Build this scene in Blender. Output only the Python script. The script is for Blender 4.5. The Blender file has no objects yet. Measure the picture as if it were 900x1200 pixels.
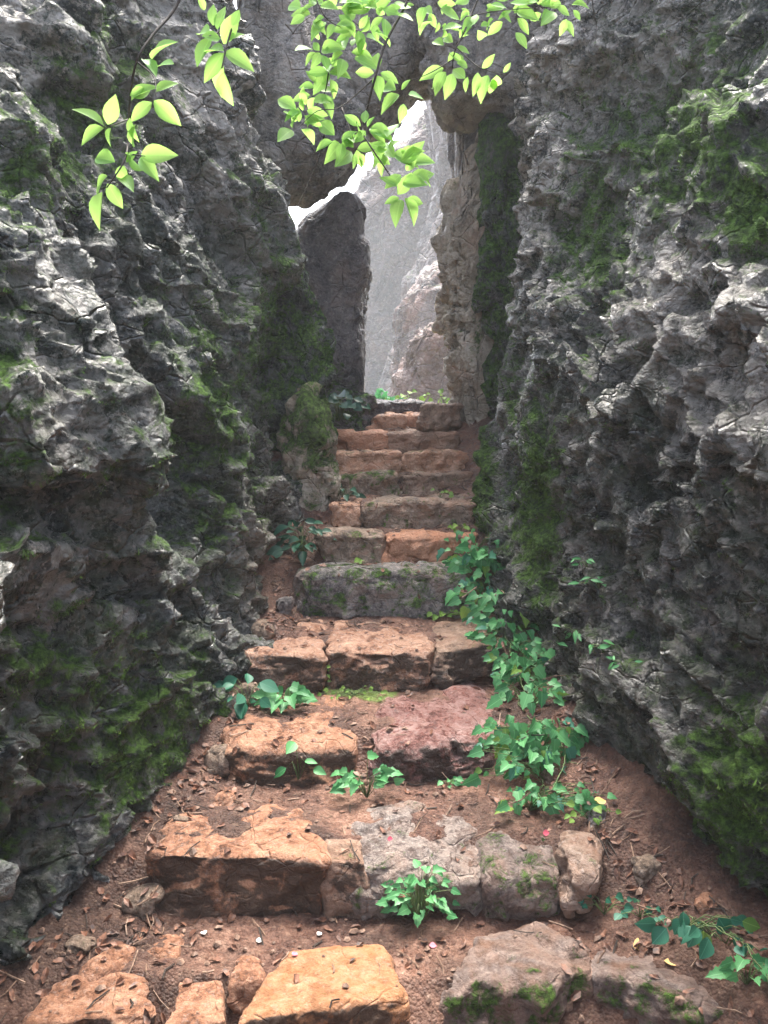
import bpy, math, random
import numpy as np
from mathutils import Vector, Matrix, Euler

rnd = random.Random(7)
sc = bpy.context.scene
col = sc.collection
# ------------------------------------------------------------------ camera, sky, sun, exposure
FPX = 1039.0
PITCH = math.radians(8.21)
EYE = 1.6
cam_d = bpy.data.cameras.new("camera")
cam = bpy.data.objects.new("camera", cam_d)
col.objects.link(cam)
cam.location = (0, 0, EYE)
cam.rotation_euler = (math.pi / 2 - PITCH, 0, 0)
cam_d.sensor_fit = 'VERTICAL'
cam_d.sensor_height = 24.0
cam_d.lens = 24.0 / 1200.0 * FPX
cam_d.clip_start = 0.05
cam_d.clip_end = 500
sc.camera = cam

SUN_EL, SUN_ROT = math.radians(66), math.radians(12)
world = bpy.data.worlds.new("World")
sc.world = world
world.use_nodes = True
nt = world.node_tree
nt.nodes.clear()
sky = nt.nodes.new('ShaderNodeTexSky')
sky.sky_type = 'NISHITA'
sky.sun_disc = False
sky.sun_elevation = SUN_EL
sky.sun_rotation = SUN_ROT
sky.air_density = 1.0
sky.dust_density = 4.0
hsv = nt.nodes.new('ShaderNodeHueSaturation')
hsv.inputs['Saturation'].default_value = 0.6
bg = nt.nodes.new('ShaderNodeBackground')
bg.inputs['Strength'].default_value = 0.15
wo = nt.nodes.new('ShaderNodeOutputWorld')
nt.links.new(sky.outputs[0], hsv.inputs['Color'])
nt.links.new(hsv.outputs[0], bg.inputs['Color'])
nt.links.new(bg.outputs[0], wo.inputs['Surface'])

sun_d = bpy.data.lights.new("sun", 'SUN')
sun_d.energy = 2.4
sun_d.angle = math.radians(35)
sun_d.color = (1.0, 0.96, 0.88)
sun = bpy.data.objects.new("sun", sun_d)
col.objects.link(sun)
# direction towards the sun (Nishita: rotation measured from +Y clockwise)
sdir = Vector((math.sin(SUN_ROT) * math.cos(SUN_EL), math.cos(SUN_ROT) * math.cos(SUN_EL), math.sin(SUN_EL)))
sun.rotation_euler = sdir.to_track_quat('Z', 'Y').to_euler()

sc.view_settings.view_transform = 'Standard'
sc.view_settings.look = 'None'
sc.view_settings.exposure = 2.5
sc.view_settings.gamma = 1.0
sc.cycles.max_bounces = 6
sc.cycles.volume_bounces = 1
sc.cycles.transparent_max_bounces = 8
sc.cycles.use_denoising = True
HAZE = 0.0025

# ------------------------------------------------------------------ geometry of view (photo pixel -> place)
CP, SP = math.cos(PITCH), math.sin(PITCH)


def ray(px, py):
    a, b = (px - 450.0) / FPX, (600.0 - py) / FPX
    return Vector((a, CP + b * SP, -SP + b * CP))


def at(px, py, Y):
    d = ray(px, py)
    return Vector((0, 0, EYE)) + d * (Y / d.y)


def on_z(px, py, z):
    d = ray(px, py)
    return Vector((0, 0, EYE)) + d * ((z - EYE) / d.z)


def to_px(P):
    """array (n,3) -> photo pixels, for laying out where moss and stains grow"""
    v = P - np.array([0, 0, EYE])
    dep = v[:, 1] * CP - v[:, 2] * SP
    up = v[:, 1] * SP + v[:, 2] * CP
    dep = np.maximum(dep, 0.05)
    return 450 + FPX * v[:, 0] / dep, 600 - FPX * up / dep


# ------------------------------------------------------------------ noise
def _h(ix, iy, iz, s):
    n = (ix.astype(np.int64) * 374761393 + iy.astype(np.int64) * 668265263 + iz.astype(np.int64) * 2147483647 + s * 1274126177) & 0xffffffff
    n = ((n ^ (n >> 13)) * 1274126177) & 0xffffffff
    n = ((n ^ (n >> 16)) * 2246822519) & 0xffffffff
    return (n ^ (n >> 15)) & 0xffffffff


def _f(h):
    return h.astype(np.float32) * np.float32(1 / 4294967296.0)


def vnoise(P, s=0):
    """gradient noise, about -1..1"""
    I = np.floor(P).astype(np.int64)
    F = (P - I).astype(np.float32)
    W = F * F * F * (F * (F * 6 - 15) + 10)
    out = np.zeros(len(P), np.float32)
    for dx in (0, 1):
        wx = W[:, 0] if dx else 1 - W[:, 0]
        for dy in (0, 1):
            wy = W[:, 1] if dy else 1 - W[:, 1]
            for dz in (0, 1):
                wz = W[:, 2] if dz else 1 - W[:, 2]
                h = _h(I[:, 0] + dx, I[:, 1] + dy, I[:, 2] + dz, s)
                gx = (h & 1023).astype(np.float32) / 511.5 - 1
                gy = ((h >> 10) & 1023).astype(np.float32) / 511.5 - 1
                gz = ((h >> 20) & 1023).astype(np.float32) / 511.5 - 1
                out += wx * wy * wz * (gx * (F[:, 0] - dx) + gy * (F[:, 1] - dy) + gz * (F[:, 2] - dz))
    return out * 1.3


def fbm(P, octs=4, s=0, gain=0.5, ridged=False):
    a, t, out = 1.0, 0.0, np.zeros(len(P), np.float32)
    Q = P.astype(np.float32)
    for o in range(octs):
        n = vnoise(Q, s + o * 17)
        if ridged:
            n = 1 - 2 * np.abs(n)
        out += a * n
        t += a
        a *= gain
        Q = Q * 2.03 + 11.3
    return out / t


def voro(P, s=0, jit=0.9):
    """nearest and second nearest cell: distances, offsets to the centres, hashes"""
    I = np.floor(P).astype(np.int64)
    n = len(P)
    d1 = np.full(n, 9.0, np.float32)
    d2 = np.full(n, 9.0, np.float32)
    off = np.zeros((n, 3), np.float32)
    off2 = np.zeros((n, 3), np.float32)
    hid = np.zeros(n, np.int64)
    hid2 = np.zeros(n, np.int64)
    for dx in (-1, 0, 1):
        for dy in (-1, 0, 1):
            for dz in (-1, 0, 1):
                X, Y, Z = I[:, 0] + dx, I[:, 1] + dy, I[:, 2] + dz
                h = _h(X, Y, Z, s)
                cx = X + 0.5 + jit * ((h & 1023) / 1023.0 - 0.5)
                cy = Y + 0.5 + jit * (((h >> 10) & 1023) / 1023.0 - 0.5)
                cz = Z + 0.5 + jit * (((h >> 20) & 1023) / 1023.0 - 0.5)
                v = np.stack([P[:, 0] - cx, P[:, 1] - cy, P[:, 2] - cz], 1).astype(np.float32)
                d = np.sqrt((v * v).sum(1))
                near = d < d1
                sec = ~near & (d < d2)
                off2[near] = off[near]; hid2[near] = hid[near]
                off2[sec] = v[sec]; hid2[sec] = h[sec]
                d2 = np.where(near, d1, np.minimum(d2, d))
                off[near] = v[near]
                hid[near] = h[near]
                d1 = np.where(near, d, d1)
    return d1, d2, off, hid, off2, hid2


def _plane(off, h, tilt):
    h2 = _h(h & 0xffff, h >> 16, h & 255, 5)
    t = np.stack([(h2 & 1023) / 511.5 - 1, ((h2 >> 10) & 1023) / 511.5 - 1, ((h2 >> 20) & 1023) / 511.5 - 1], 1).astype(np.float32)
    return _f(_h(h2, h, h2 & 77, 3)) - 0.5 + tilt * (off * t).sum(1)


def facets(P, size, s, amp, crack=0.25, cw=0.12, tilt=1.0, stretch=(1, 1, 1), blend=None):
    """broken rock: tilted facets meeting in short steps, thin cracks between some of them"""
    Q = P / np.array(stretch, np.float32) / size
    d1, d2, off, h, off2, hb = voro(Q, s)
    a, b = _plane(off, h, tilt), _plane(off2, hb, tilt)
    e = np.clip((d2 - d1) / (blend or cw * 1.6), 0, 1)
    k = 0.5 + 0.5 * e * e * (3 - 2 * e)
    c = np.clip((d2 - d1) / cw, 0, 1)
    c = 1 - c * c * (3 - 2 * c)
    return amp * (a * k + b * (1 - k) - crack * c)


def sstep(a, b, x):
    t = np.clip((x - a) / (b - a), 0, 1)
    return t * t * (3 - 2 * t)


def rot_pts(P, rx, ry, rz):
    M = np.array(Euler((rx, ry, rz)).to_matrix(), np.float32)
    return P @ M.T


# ------------------------------------------------------------------ linking helpers
def tag(o, label=None, cat=None, group=None, kind=None):
    if label: o['label'] = label
    if cat: o['category'] = cat
    if group: o['group'] = group
    if kind: o['kind'] = kind
    return o


def link(name, me, mat=None, parent=None, smooth=True):
    o = bpy.data.objects.new(name, me)
    col.objects.link(o)
    if mat is not None and not me.materials:
        me.materials.append(mat)
    if smooth and len(me.polygons):
        me.polygons.foreach_set('use_smooth', np.ones(len(me.polygons), bool))
    if parent:
        o.parent = parent
    return o


def empty(name, loc=(0, 0, 0)):
    o = bpy.data.objects.new(name, None)
    o.empty_display_size = 0.1
    o.location = loc
    col.objects.link(o)
    return o


def np_mesh(name, V, Fq, attrs=None):
    me = bpy.data.meshes.new(name)
    Fq = np.asarray(Fq, np.int32)
    k = Fq.shape[1]
    me.vertices.add(len(V))
    me.vertices.foreach_set('co', np.asarray(V, np.float32).ravel())
    me.loops.add(Fq.size)
    me.loops.foreach_set('vertex_index', Fq.ravel())
    me.polygons.add(len(Fq))
    me.polygons.foreach_set('loop_start', np.arange(0, Fq.size, k, dtype=np.int32))
    me.polygons.foreach_set('loop_total', np.full(len(Fq), k, np.int32))
    if attrs:
        for an, arr in attrs.items():
            a = me.attributes.new(an, 'FLOAT', 'POINT')
            a.data.foreach_set('value', np.asarray(arr, np.float32))
    me.update(calc_edges=True)
    me.validate()
    return me


def grid_faces(nu, nv):
    i = np.arange(nu - 1)[:, None] * nv + np.arange(nv - 1)[None, :]
    i = i.ravel()
    return np.stack([i, i + nv, i + nv + 1, i + 1], 1)


def grid_normals(G):
    du = np.gradient(G, axis=0)
    dv = np.gradient(G, axis=1)
    N = np.cross(du, dv)
    N /= np.linalg.norm(N, axis=2, keepdims=True) + 1e-9
    return N


def mesh_normals(V, Fq):
    a = V[Fq[:, 2]] - V[Fq[:, 0]]
    b = V[Fq[:, 3]] - V[Fq[:, 1]]
    fn = np.cross(a, b)
    N = np.zeros_like(V)
    for k in range(4):
        for c in range(3):
            N[:, c] += np.bincount(Fq[:, k], fn[:, c], len(V))
    return N / (np.linalg.norm(N, axis=1, keepdims=True) + 1e-12)


# ------------------------------------------------------------------ materials
def nodes(m):
    m.use_nodes = True
    t = m.node_tree
    t.nodes.clear()
    out = t.nodes.new('ShaderNodeOutputMaterial')
    return t, out


class NB:
    """tiny node builder"""
    def __init__(self, t): self.t = t
    def n(self, typ, **kw):
        nd = self.t.nodes.new(typ)
        for k, v in kw.items(): setattr(nd, k, v)
        return nd
    def l(self, a, b): self.t.links.new(a, b)
    def noise(self, vec, scale, detail=6, rough=0.6, lac=2.0, dist=0.0, typ='FBM'):
        nd = self.n('ShaderNodeTexNoise')
        nd.noise_type = typ
        if typ != 'FBM' : nd.normalize = True
        nd.inputs['Scale'].default_value = scale
        nd.inputs['Detail'].default_value = detail
        nd.inputs['Roughness'].default_value = rough
        nd.inputs['Lacunarity'].default_value = lac
        nd.inputs['Distortion'].default_value = dist
        self.l(vec, nd.inputs['Vector'])
        return nd.outputs['Fac']
    def ramp(self, fac, stops):
        r = self.n('ShaderNodeValToRGB')
        cr = r.color_ramp
        while len(cr.elements) > 1: cr.elements.remove(cr.elements[-1])
        for i, (p, c) in enumerate(stops):
            e = cr.elements[0] if i == 0 else cr.elements.new(p)
            e.position = p
            e.color = (*c, 1) if len(c) == 3 else c
        self.l(fac, r.inputs[0])
        return r.outputs[0]
    def mr(self, v, a, b, c=0.0, d=1.0, smooth=True):
        m = self.n('ShaderNodeMapRange')
        m.interpolation_type = 'SMOOTHSTEP' if smooth else 'LINEAR'
        self.l(v, m.inputs['Value'])
        for k, x in zip(('From Min', 'From Max', 'To Min', 'To Max'), (a, b, c, d)):
            m.inputs[k].default_value = x
        return m.outputs[0]
    def math(self, op, a, b=None):
        m = self.n('ShaderNodeMath', operation=op)
        for i, x in enumerate((a, b)):
            if x is None: continue
            if isinstance(x, (int, float)): m.inputs[i].default_value = x
            else: self.l(x, m.inputs[i])
        return m.outputs[0]
    def mix(self, f, a, b, mode='MIX'):
        m = self.n('ShaderNodeMix', data_type='RGBA', blend_type=mode)
        for s, x in ((m.inputs['Factor'], f), (m.inputs['A'], a), (m.inputs['B'], b)):
            if isinstance(x, (int, float)): s.default_value = x
            elif isinstance(x, tuple): s.default_value = (*x, 1)
            else: self.l(x, s)
        return m.outputs['Result']
    def attr(self, name):
        a = self.n('ShaderNodeAttribute')
        a.attribute_name = name
        return a.outputs['Fac']


def rock_mat(name, dark, mid, light, tan=(0.30, 0.21, 0.14), tan_amt=0.35, moss=(0.06, 0.115, 0.02),
             moss_dark=(0.012, 0.03, 0.012), rough=(0.42, 0.8), bump=1.0, scale=1.0, base_moss=0.0, wet=0.0, chips=0.35, joints=0.25, film=0.0):
    m = bpy.data.materials.new(name)
    t, out = nodes(m)
    b = NB(t)
    tc = b.n('ShaderNodeTexCoord').outputs['Object']
    geo = b.n('ShaderNodeNewGeometry')
    sep = b.n('ShaderNodeSeparateXYZ')
    b.l(geo.outputs['Normal'], sep.inputs[0])
    n1 = b.noise(tc, 2.2 * scale, 8, 0.62, dist=0.4)
    n2 = b.noise(tc, 14 * scale, 8, 0.68, dist=0.3)
    n3 = b.noise(tc, 60 * scale, 6, 0.7)
    comb = b.math('ADD', b.math('MULTIPLY', n1, 0.35), b.math('ADD', b.math('MULTIPLY', n2, 0.4), b.math('MULTIPLY', n3, 0.25)))
    c = b.ramp(comb, [(0.41, dark), (0.48, mid), (0.56, light), (0.65, tuple(min(1, x * 1.4) for x in light))])
    # warm iron-stained patches
    n4 = b.noise(tc, 3.7 * scale, 7, 0.6, dist=0.6)
    c = b.mix(b.math('MULTIPLY', b.mr(n4, 0.5, 0.66), tan_amt), c, tan)
    if film:
        c = b.mix(b.math('MULTIPLY', b.mr(b.noise(tc, 5.3 * scale, 7, 0.65), 0.42, 0.6), film), c, (0.030, 0.048, 0.018))
    # pale lichen and mineral flecks, also painting wet highlights and lit wall tops
    n5 = b.noise(tc, 33 * scale, 5, 0.75)
    lichen_glints = b.math('MULTIPLY', b.mr(n5, 0.54, 0.63), b.math('ADD', b.attr('pale'), 0.25))
    c = b.mix(lichen_glints, c, (0.52, 0.46, 0.42))
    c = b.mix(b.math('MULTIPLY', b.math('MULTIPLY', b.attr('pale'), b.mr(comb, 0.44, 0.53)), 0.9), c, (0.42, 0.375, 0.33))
    c = b.mix(b.math('MULTIPLY', b.attr('stain'), b.mr(n4, 0.3, 0.55, 0.35, 1.0)), c, tan)
    gn = b.noise(tc, 7 * scale, 7, 0.7, dist=0.4)
    gf = b.mr(b.math('ADD', b.attr('grime'), b.math('MULTIPLY', b.math('SUBTRACT', gn, 0.5), 2.4)), 0.35, 0.7)
    c = b.mix(b.math('MULTIPLY', gf, 0.85), c, (0.04, 0.028, 0.02))  # dark brown tone, strongest on the stones' front faces, broken up by noise
    # moss: where the attribute asks for it, broken up by noise, thicker on ledges
    mn = b.noise(tc, 9 * scale, 9, 0.72, dist=0.5)
    ma = b.math('ADD', b.attr('moss'), b.math('MULTIPLY', b.math('SUBTRACT', sep.outputs['Z'], 0.1), 0.22))
    mm = b.math('ADD', ma, b.math('MULTIPLY', b.math('SUBTRACT', b.math('ADD', b.math('MULTIPLY', mn, 0.75), b.math('MULTIPLY', n3, 0.25)), 0.5), 2.6))
    mf = b.math('MULTIPLY', b.mr(mm, 0.24 - base_moss, 0.56 - base_moss), 0.93)
    mcol = b.ramp(b.noise(tc, 45, 6, 0.7), [(0.36, moss_dark), (0.49, moss), (0.64, tuple(min(1, x * 2.4) for x in moss))])
    c = b.mix(mf, c, mcol)
    bs = b.n('ShaderNodeBsdfPrincipled')
    b.l(c, bs.inputs['Base Color'])
    r0 = b.mr(n2, 0.38, 0.62, rough[0], rough[1])
    rr = b.n('ShaderNodeMix', data_type='FLOAT')
    b.l(mf, rr.inputs['Factor']); b.l(r0, rr.inputs['A']); rr.inputs['B'].default_value = 0.95
    b.l(rr.outputs['Result'], bs.inputs['Roughness'])
    sp = b.n('ShaderNodeMix', data_type='FLOAT'); b.l(mf, sp.inputs['Factor']); sp.inputs['A'].default_value = 0.5 + wet; sp.inputs['B'].default_value = 0.12
    b.l(sp.outputs['Result'], bs.inputs['Specular IOR Level'])
    # relief: warped broken chips in two sizes, thin joints, pits and grain
    nz = b.n('ShaderNodeTexNoise'); nz.inputs['Scale'].default_value = 8 * scale; nz.inputs['Detail'].default_value = 2
    b.l(tc, nz.inputs['Vector'])
    sc_ = b.n('ShaderNodeVectorMath', operation='SCALE'); sc_.inputs['Scale'].default_value = 0.05
    b.l(nz.outputs['Color'], sc_.inputs[0])
    wv = b.n('ShaderNodeVectorMath', operation='ADD'); b.l(tc, wv.inputs[0]); b.l(sc_.outputs[0], wv.inputs[1])
    mp = b.n('ShaderNodeMapping'); mp.inputs['Rotation'].default_value = (0.6, 0.2, 0.3); mp.inputs['Scale'].default_value = (1, 0.6, 1.35)
    b.l(wv.outputs[0], mp.inputs['Vector'])
    def vor(sc__, feat='F1', dist='EUCLIDEAN'):
        v = b.n('ShaderNodeTexVoronoi', feature=feat)
        if feat != 'DISTANCE_TO_EDGE': v.distance = dist
        v.inputs['Scale'].default_value = sc__ * scale
        b.l(mp.outputs[0], v.inputs['Vector'])
        return v
    v1, v2 = vor(17, dist='CHEBYCHEV'), vor(42, dist='CHEBYCHEV')
    e1 = vor(6.5, 'DISTANCE_TO_EDGE')
    jm = b.mr(b.noise(tc, 3.1 * scale, 3, 0.6), 0.44, 0.56)
    joint = b.math('MULTIPLY', b.mr(e1.outputs['Distance'], 0.0, 0.05, 1, 0), jm)
    h1 = b.noise(tc, 24 * scale, 10, 0.74, dist=0.1)
    h2 = b.noise(tc, 120 * scale, 5, 0.7)
    hh = b.math('ADD', b.math('MULTIPLY', h1, 0.75), b.math('MULTIPLY', h2, 0.22))
    hh = b.math('SUBTRACT', hh, b.math('MULTIPLY', v1.outputs['Distance'], chips))
    hh = b.math('SUBTRACT', hh, b.math('MULTIPLY', v2.outputs['Distance'], chips * 0.55))
    hh = b.math('SUBTRACT', hh, b.math('MULTIPLY', joint, joints))
    hm = b.math('ADD', hh, b.math('MULTIPLY', b.math('MULTIPLY', mf, b.noise(tc, 260, 3, 0.8)), 0.5))
    bp = b.n('ShaderNodeBump'); bp.inputs['Strength'].default_value = 1.0; bp.inputs['Distance'].default_value = 0.045 * bump
    b.l(hm, bp.inputs['Height'])
    b.l(bp.outputs[0], bs.inputs['Normal'])
    b.l(bs.outputs[0], out.inputs['Surface'])
    return m


def soil_mat():
    m = bpy.data.materials.new('red_soil')
    t, out = nodes(m); b = NB(t)
    tc = b.n('ShaderNodeTexCoord').outputs['Object']
    n1 = b.noise(tc, 3.5, 8, 0.65, dist=0.4)
    n2 = b.noise(tc, 40, 8, 0.75)
    comb = b.math('ADD', b.math('MULTIPLY', n1, 0.5), b.math('MULTIPLY', n2, 0.5))
    c = b.ramp(comb, [(0.36, (0.03, 0.014, 0.01)), (0.47, (0.10, 0.045, 0.03)), (0.56, (0.20, 0.10, 0.065)), (0.68, (0.36, 0.21, 0.145))])
    soil_dark = b.math('MAXIMUM', b.attr('soil_dark'), b.mr(b.noise(tc, 2.6, 6, 0.65), 0.45, 0.62, 0.0, 0.75))  # noise adds damp patches to the darker soil spots
    c = b.mix(b.math('MULTIPLY', soil_dark, 0.75), c, (0.035, 0.02, 0.014))
    mn = b.noise(tc, 12, 7, 0.7)
    mm = b.mr(b.math('ADD', b.attr('moss'), b.math('MULTIPLY', b.math('SUBTRACT', mn, 0.5), 2.0)), 0.5, 0.72)
    c = b.mix(mm, c, (0.12, 0.17, 0.03))
    v = b.n('ShaderNodeTexVoronoi'); v.inputs['Scale'].default_value = 110; b.l(tc, v.inputs['Vector'])
    sep = b.n('ShaderNodeSeparateColor'); b.l(v.outputs['Color'], sep.inputs[0])
    chip = b.mr(sep.outputs[0], 0.84, 0.9)
    c = b.mix(b.math('MULTIPLY', chip, 0.22), c, b.mix(sep.outputs[1], (0.07, 0.035, 0.02), (0.42, 0.28, 0.19)))
    bs = b.n('ShaderNodeBsdfPrincipled'); b.l(c, bs.inputs['Base Color'])
    b.l(b.mr(n2, 0.4, 0.62, 0.32, 0.8), bs.inputs['Roughness'])
    hh = b.math('ADD', b.noise(tc, 30, 10, 0.75), b.math('MULTIPLY', v.outputs['Distance'], -0.4))
    bp = b.n('ShaderNodeBump'); bp.inputs['Strength'].default_value = 0.9; bp.inputs['Distance'].default_value = 0.02
    b.l(hh, bp.inputs['Height']); b.l(bp.outputs[0], bs.inputs['Normal'])
    b.l(bs.outputs[0], out.inputs['Surface'])
    return m


def leaf_mat(name, c1, c2, trans=0.5, rough=0.4, tcol=None):
    m = bpy.data.materials.new(name)
    t, out = nodes(m); b = NB(t)
    tc = b.n('ShaderNodeTexCoord').outputs['Generated']
    oi = b.n('ShaderNodeObjectInfo').outputs['Random']
    n = b.noise(b.n('ShaderNodeTexCoord').outputs['Object'], 60, 4, 0.6)
    c = b.mix(b.math('ADD', b.math('MULTIPLY', oi, 0.75), b.math('MULTIPLY', n, 0.25)), c1, c2)
    # paler midrib: leaf runs along local Y, rib at x = 0
    sep = b.n('ShaderNodeSeparateXYZ'); b.l(b.n('ShaderNodeTexCoord').outputs['Object'], sep.inputs[0])
    rib = b.mr(b.math('ABSOLUTE', sep.outputs[0]), 0.0, 0.0016, 1, 0)
    wv = b.math('ABSOLUTE', b.math('SINE', b.math('MULTIPLY', b.math('SUBTRACT', sep.outputs[1], b.math('MULTIPLY', b.math('ABSOLUTE', sep.outputs[0]), 0.7)), 520)))
    vein = b.math('MULTIPLY', b.mr(wv, 0.0, 0.22, 1, 0), 0.35)
    c = b.mix(b.math('MULTIPLY', b.math('MAXIMUM', rib, vein), 0.45), c, tuple(min(1, x * 1.7 + 0.03) for x in c2))
    bs = b.n('ShaderNodeBsdfPrincipled'); b.l(c, bs.inputs['Base Color'])
    bs.inputs['Roughness'].default_value = rough + 0.12
    bs.inputs['Specular IOR Level'].default_value = 0.3
    tr = b.n('ShaderNodeBsdfTranslucent')
    if tcol:
        b.l(b.mix(oi, tcol, tuple(x * 0.75 for x in tcol)), tr.inputs['Color'])
    else:
        b.l(c, tr.inputs['Color'])
    mx = b.n('ShaderNodeMixShader'); mx.inputs[0].default_value = trans
    b.l(bs.outputs[0], mx.inputs[1]); b.l(tr.outputs[0], mx.inputs[2])
    b.l(mx.outputs[0], out.inputs['Surface'])
    return m


def plain_mat(name, c1, c2, rough=0.8, scale=40):
    m = bpy.data.materials.new(name)
    t, out = nodes(m); b = NB(t)
    tc = b.n('ShaderNodeTexCoord').outputs['Object']
    n = b.noise(tc, scale, 6, 0.7)
    c = b.mix(b.mr(n, 0.35, 0.65), c1, c2)
    bs = b.n('ShaderNodeBsdfPrincipled'); b.l(c, bs.inputs['Base Color'])
    bs.inputs['Roughness'].default_value = rough
    bp = b.n('ShaderNodeBump'); bp.inputs['Strength'].default_value = 0.4; bp.inputs['Distance'].default_value = 0.004
    b.l(n, bp.inputs['Height']); b.l(bp.outputs[0], bs.inputs['Normal'])
    b.l(bs.outputs[0], out.inputs['Surface'])
    return m


M = {}
M['wall_l'] = rock_mat('dark_limestone', (0.006, 0.010, 0.011), (0.028, 0.038, 0.039), (0.20, 0.20, 0.195), tan=(0.20, 0.155, 0.11), tan_amt=0.2, rough=(0.16, 0.5), chips=0.85, joints=1.2, wet=0.35, film=0.6, bump=1.1)
M['wall_r'] = rock_mat('grey_limestone', (0.006, 0.009, 0.009), (0.033, 0.037, 0.036), (0.23, 0.21, 0.19), tan=(0.20, 0.15, 0.105), tan_amt=0.2, rough=(0.14, 0.45), scale=1.2, chips=0.95, joints=0.8, wet=0.35, film=0.55, bump=1.1)
M['pale'] = rock_mat('pale_stained_rock', (0.17, 0.14, 0.10), (0.46, 0.38, 0.28), (0.64, 0.56, 0.45), tan=(0.50, 0.31, 0.22), tan_amt=0.5, chips=0.7, joints=0.7)
M['lintel'] = rock_mat('wedged_boulder_rock', (0.06, 0.06, 0.06), (0.20, 0.185, 0.175), (0.36, 0.33, 0.30), tan=(0.34, 0.25, 0.19), tan_amt=0.4, bump=0.9, chips=0.7, joints=0.7)
M['far'] = rock_mat('misty_pink_rock', (0.03, 0.024, 0.024), (0.10, 0.066, 0.058), (0.17, 0.12, 0.105), tan=(0.19, 0.09, 0.06), tan_amt=0.7, bump=2.6, scale=0.3, chips=0.8, joints=0.8)
M['far_cliff'] = rock_mat('misty_cliff_rock', (0.03, 0.026, 0.028), (0.075, 0.055, 0.055), (0.14, 0.105, 0.098), tan=(0.15, 0.085, 0.065), tan_amt=0.6, bump=7, scale=0.11, chips=0.8, joints=0.9)
M['boulder'] = rock_mat('shaded_boulder_rock', (0.035, 0.034, 0.04), (0.10, 0.09, 0.095), (0.2, 0.175, 0.17), tan=(0.22, 0.15, 0.12), tan_amt=0.4, bump=0.9, chips=0.8, joints=0.5, rough=(0.3, 0.65))
M['orange'] = rock_mat('orange_sandstone', (0.10, 0.042, 0.024), (0.34, 0.155, 0.085), (0.52, 0.28, 0.17), tan=(0.38, 0.17, 0.09), tan_amt=0.5, rough=(0.38, 0.75), bump=0.7, base_moss=-0.15, scale=1.6)
M['gold'] = rock_mat('golden_sandstone', (0.12, 0.055, 0.03), (0.33, 0.165, 0.085), (0.50, 0.29, 0.18), tan=(0.46, 0.19, 0.07), tan_amt=0.5, rough=(0.4, 0.8), bump=0.6, base_moss=-0.15, scale=1.6)
M['bright'] = rock_mat('bright_orange_sandstone', (0.17, 0.08, 0.045), (0.46, 0.235, 0.135), (0.62, 0.38, 0.26), tan=(0.5, 0.2, 0.1), tan_amt=0.6, rough=(0.4, 0.8), bump=0.7, base_moss=-0.15, scale=1.6)
M['red'] = rock_mat('red_wet_sandstone', (0.10, 0.04, 0.033), (0.25, 0.11, 0.09), (0.40, 0.25, 0.22), tan=(0.26, 0.10, 0.075), tan_amt=0.5, rough=(0.2, 0.5), bump=0.7, base_moss=-0.15, scale=1.6)
M['brown'] = rock_mat('brown_mossy_stone', (0.08, 0.055, 0.04), (0.26, 0.18, 0.125), (0.44, 0.32, 0.24), tan=(0.36, 0.18, 0.11), tan_amt=0.6, rough=(0.45, 0.85), bump=0.8, scale=1.5)
M['greyst'] = rock_mat('grey_mossy_stone', (0.05, 0.045, 0.045), (0.17, 0.15, 0.145), (0.36, 0.31, 0.28), tan=(0.34, 0.18, 0.11), tan_amt=0.5, rough=(0.4, 0.8), bump=0.9, scale=1.5)
M['soil'] = soil_mat()
M['leaf_top'] = leaf_mat('bright_young_leaf', (0.07, 0.25, 0.045), (0.30, 0.50, 0.12), 0.55, 0.38, (0.40, 0.66, 0.16))
M['leaf_vine'] = leaf_mat('vine_leaf', (0.03, 0.15, 0.05), (0.14, 0.38, 0.14), 0.3, 0.35)
M['leaf_dark'] = leaf_mat('dark_glossy_leaf', (0.012, 0.055, 0.035), (0.035, 0.11, 0.06), 0.2, 0.3)
M['leaf_weed'] = leaf_mat('yellow_green_weed_leaf', (0.10, 0.22, 0.04), (0.24, 0.36, 0.07), 0.4, 0.45)
M['leaf_teal'] = leaf_mat('teal_creeper_leaf', (0.02, 0.12, 0.07), (0.06, 0.2, 0.12), 0.3, 0.35)
M['stem'] = plain_mat('green_stem', (0.06, 0.12, 0.04), (0.16, 0.2, 0.07))
M['twig'] = plain_mat('dark_twig_bark', (0.02, 0.014, 0.01), (0.06, 0.045, 0.035))
M['dead'] = plain_mat('dead_brown_leaf', (0.04, 0.018, 0.012), (0.24, 0.11, 0.065), 0.6, 25)
M['straw'] = plain_mat('straw_twig', (0.12, 0.07, 0.045), (0.34, 0.22, 0.15), 0.7)
M['yleaf'] = plain_mat('fallen_yellow_leaf', (0.55, 0.30, 0.07), (0.75, 0.5, 0.2), 0.55)
M['petal'] = plain_mat('pink_petal', (0.7, 0.08, 0.12), (0.8, 0.2, 0.25), 0.5)
M['white'] = plain_mat('white_blossom', (0.7, 0.66, 0.6), (0.8, 0.78, 0.72), 0.6)
M['pebble'] = plain_mat('pebble_stone', (0.08, 0.045, 0.03), (0.26, 0.16, 0.11), 0.7, 30)


# ------------------------------------------------------------------ rock walls (natural cliffs each side of the stair)
def interp_grid(ctrl, nu, nv, smooth=2):
    """ctrl (a,b,3) -> cubic-resampled (nu,nv,3)"""
    def cr(A, n):
        m = A.shape[0]
        t = np.linspace(0, m - 1, n)
        i = np.clip(t.astype(int), 0, m - 2)
        f = (t - i)[:, None, None]
        g = lambda k: A[np.clip(k, 0, m - 1)]
        p0, p1, p2, p3 = g(i - 1), g(i), g(i + 1), g(i + 2)
        return 0.5 * (2 * p1 + (p2 - p0) * f + (2 * p0 - 5 * p1 + 4 * p2 - p3) * f ** 2 + (3 * p1 - p0 - 3 * p2 + p3) * f ** 3)
    B = cr(ctrl, nu)
    return cr(B.transpose(1, 0, 2), nv).transpose(1, 0, 2)


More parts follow.
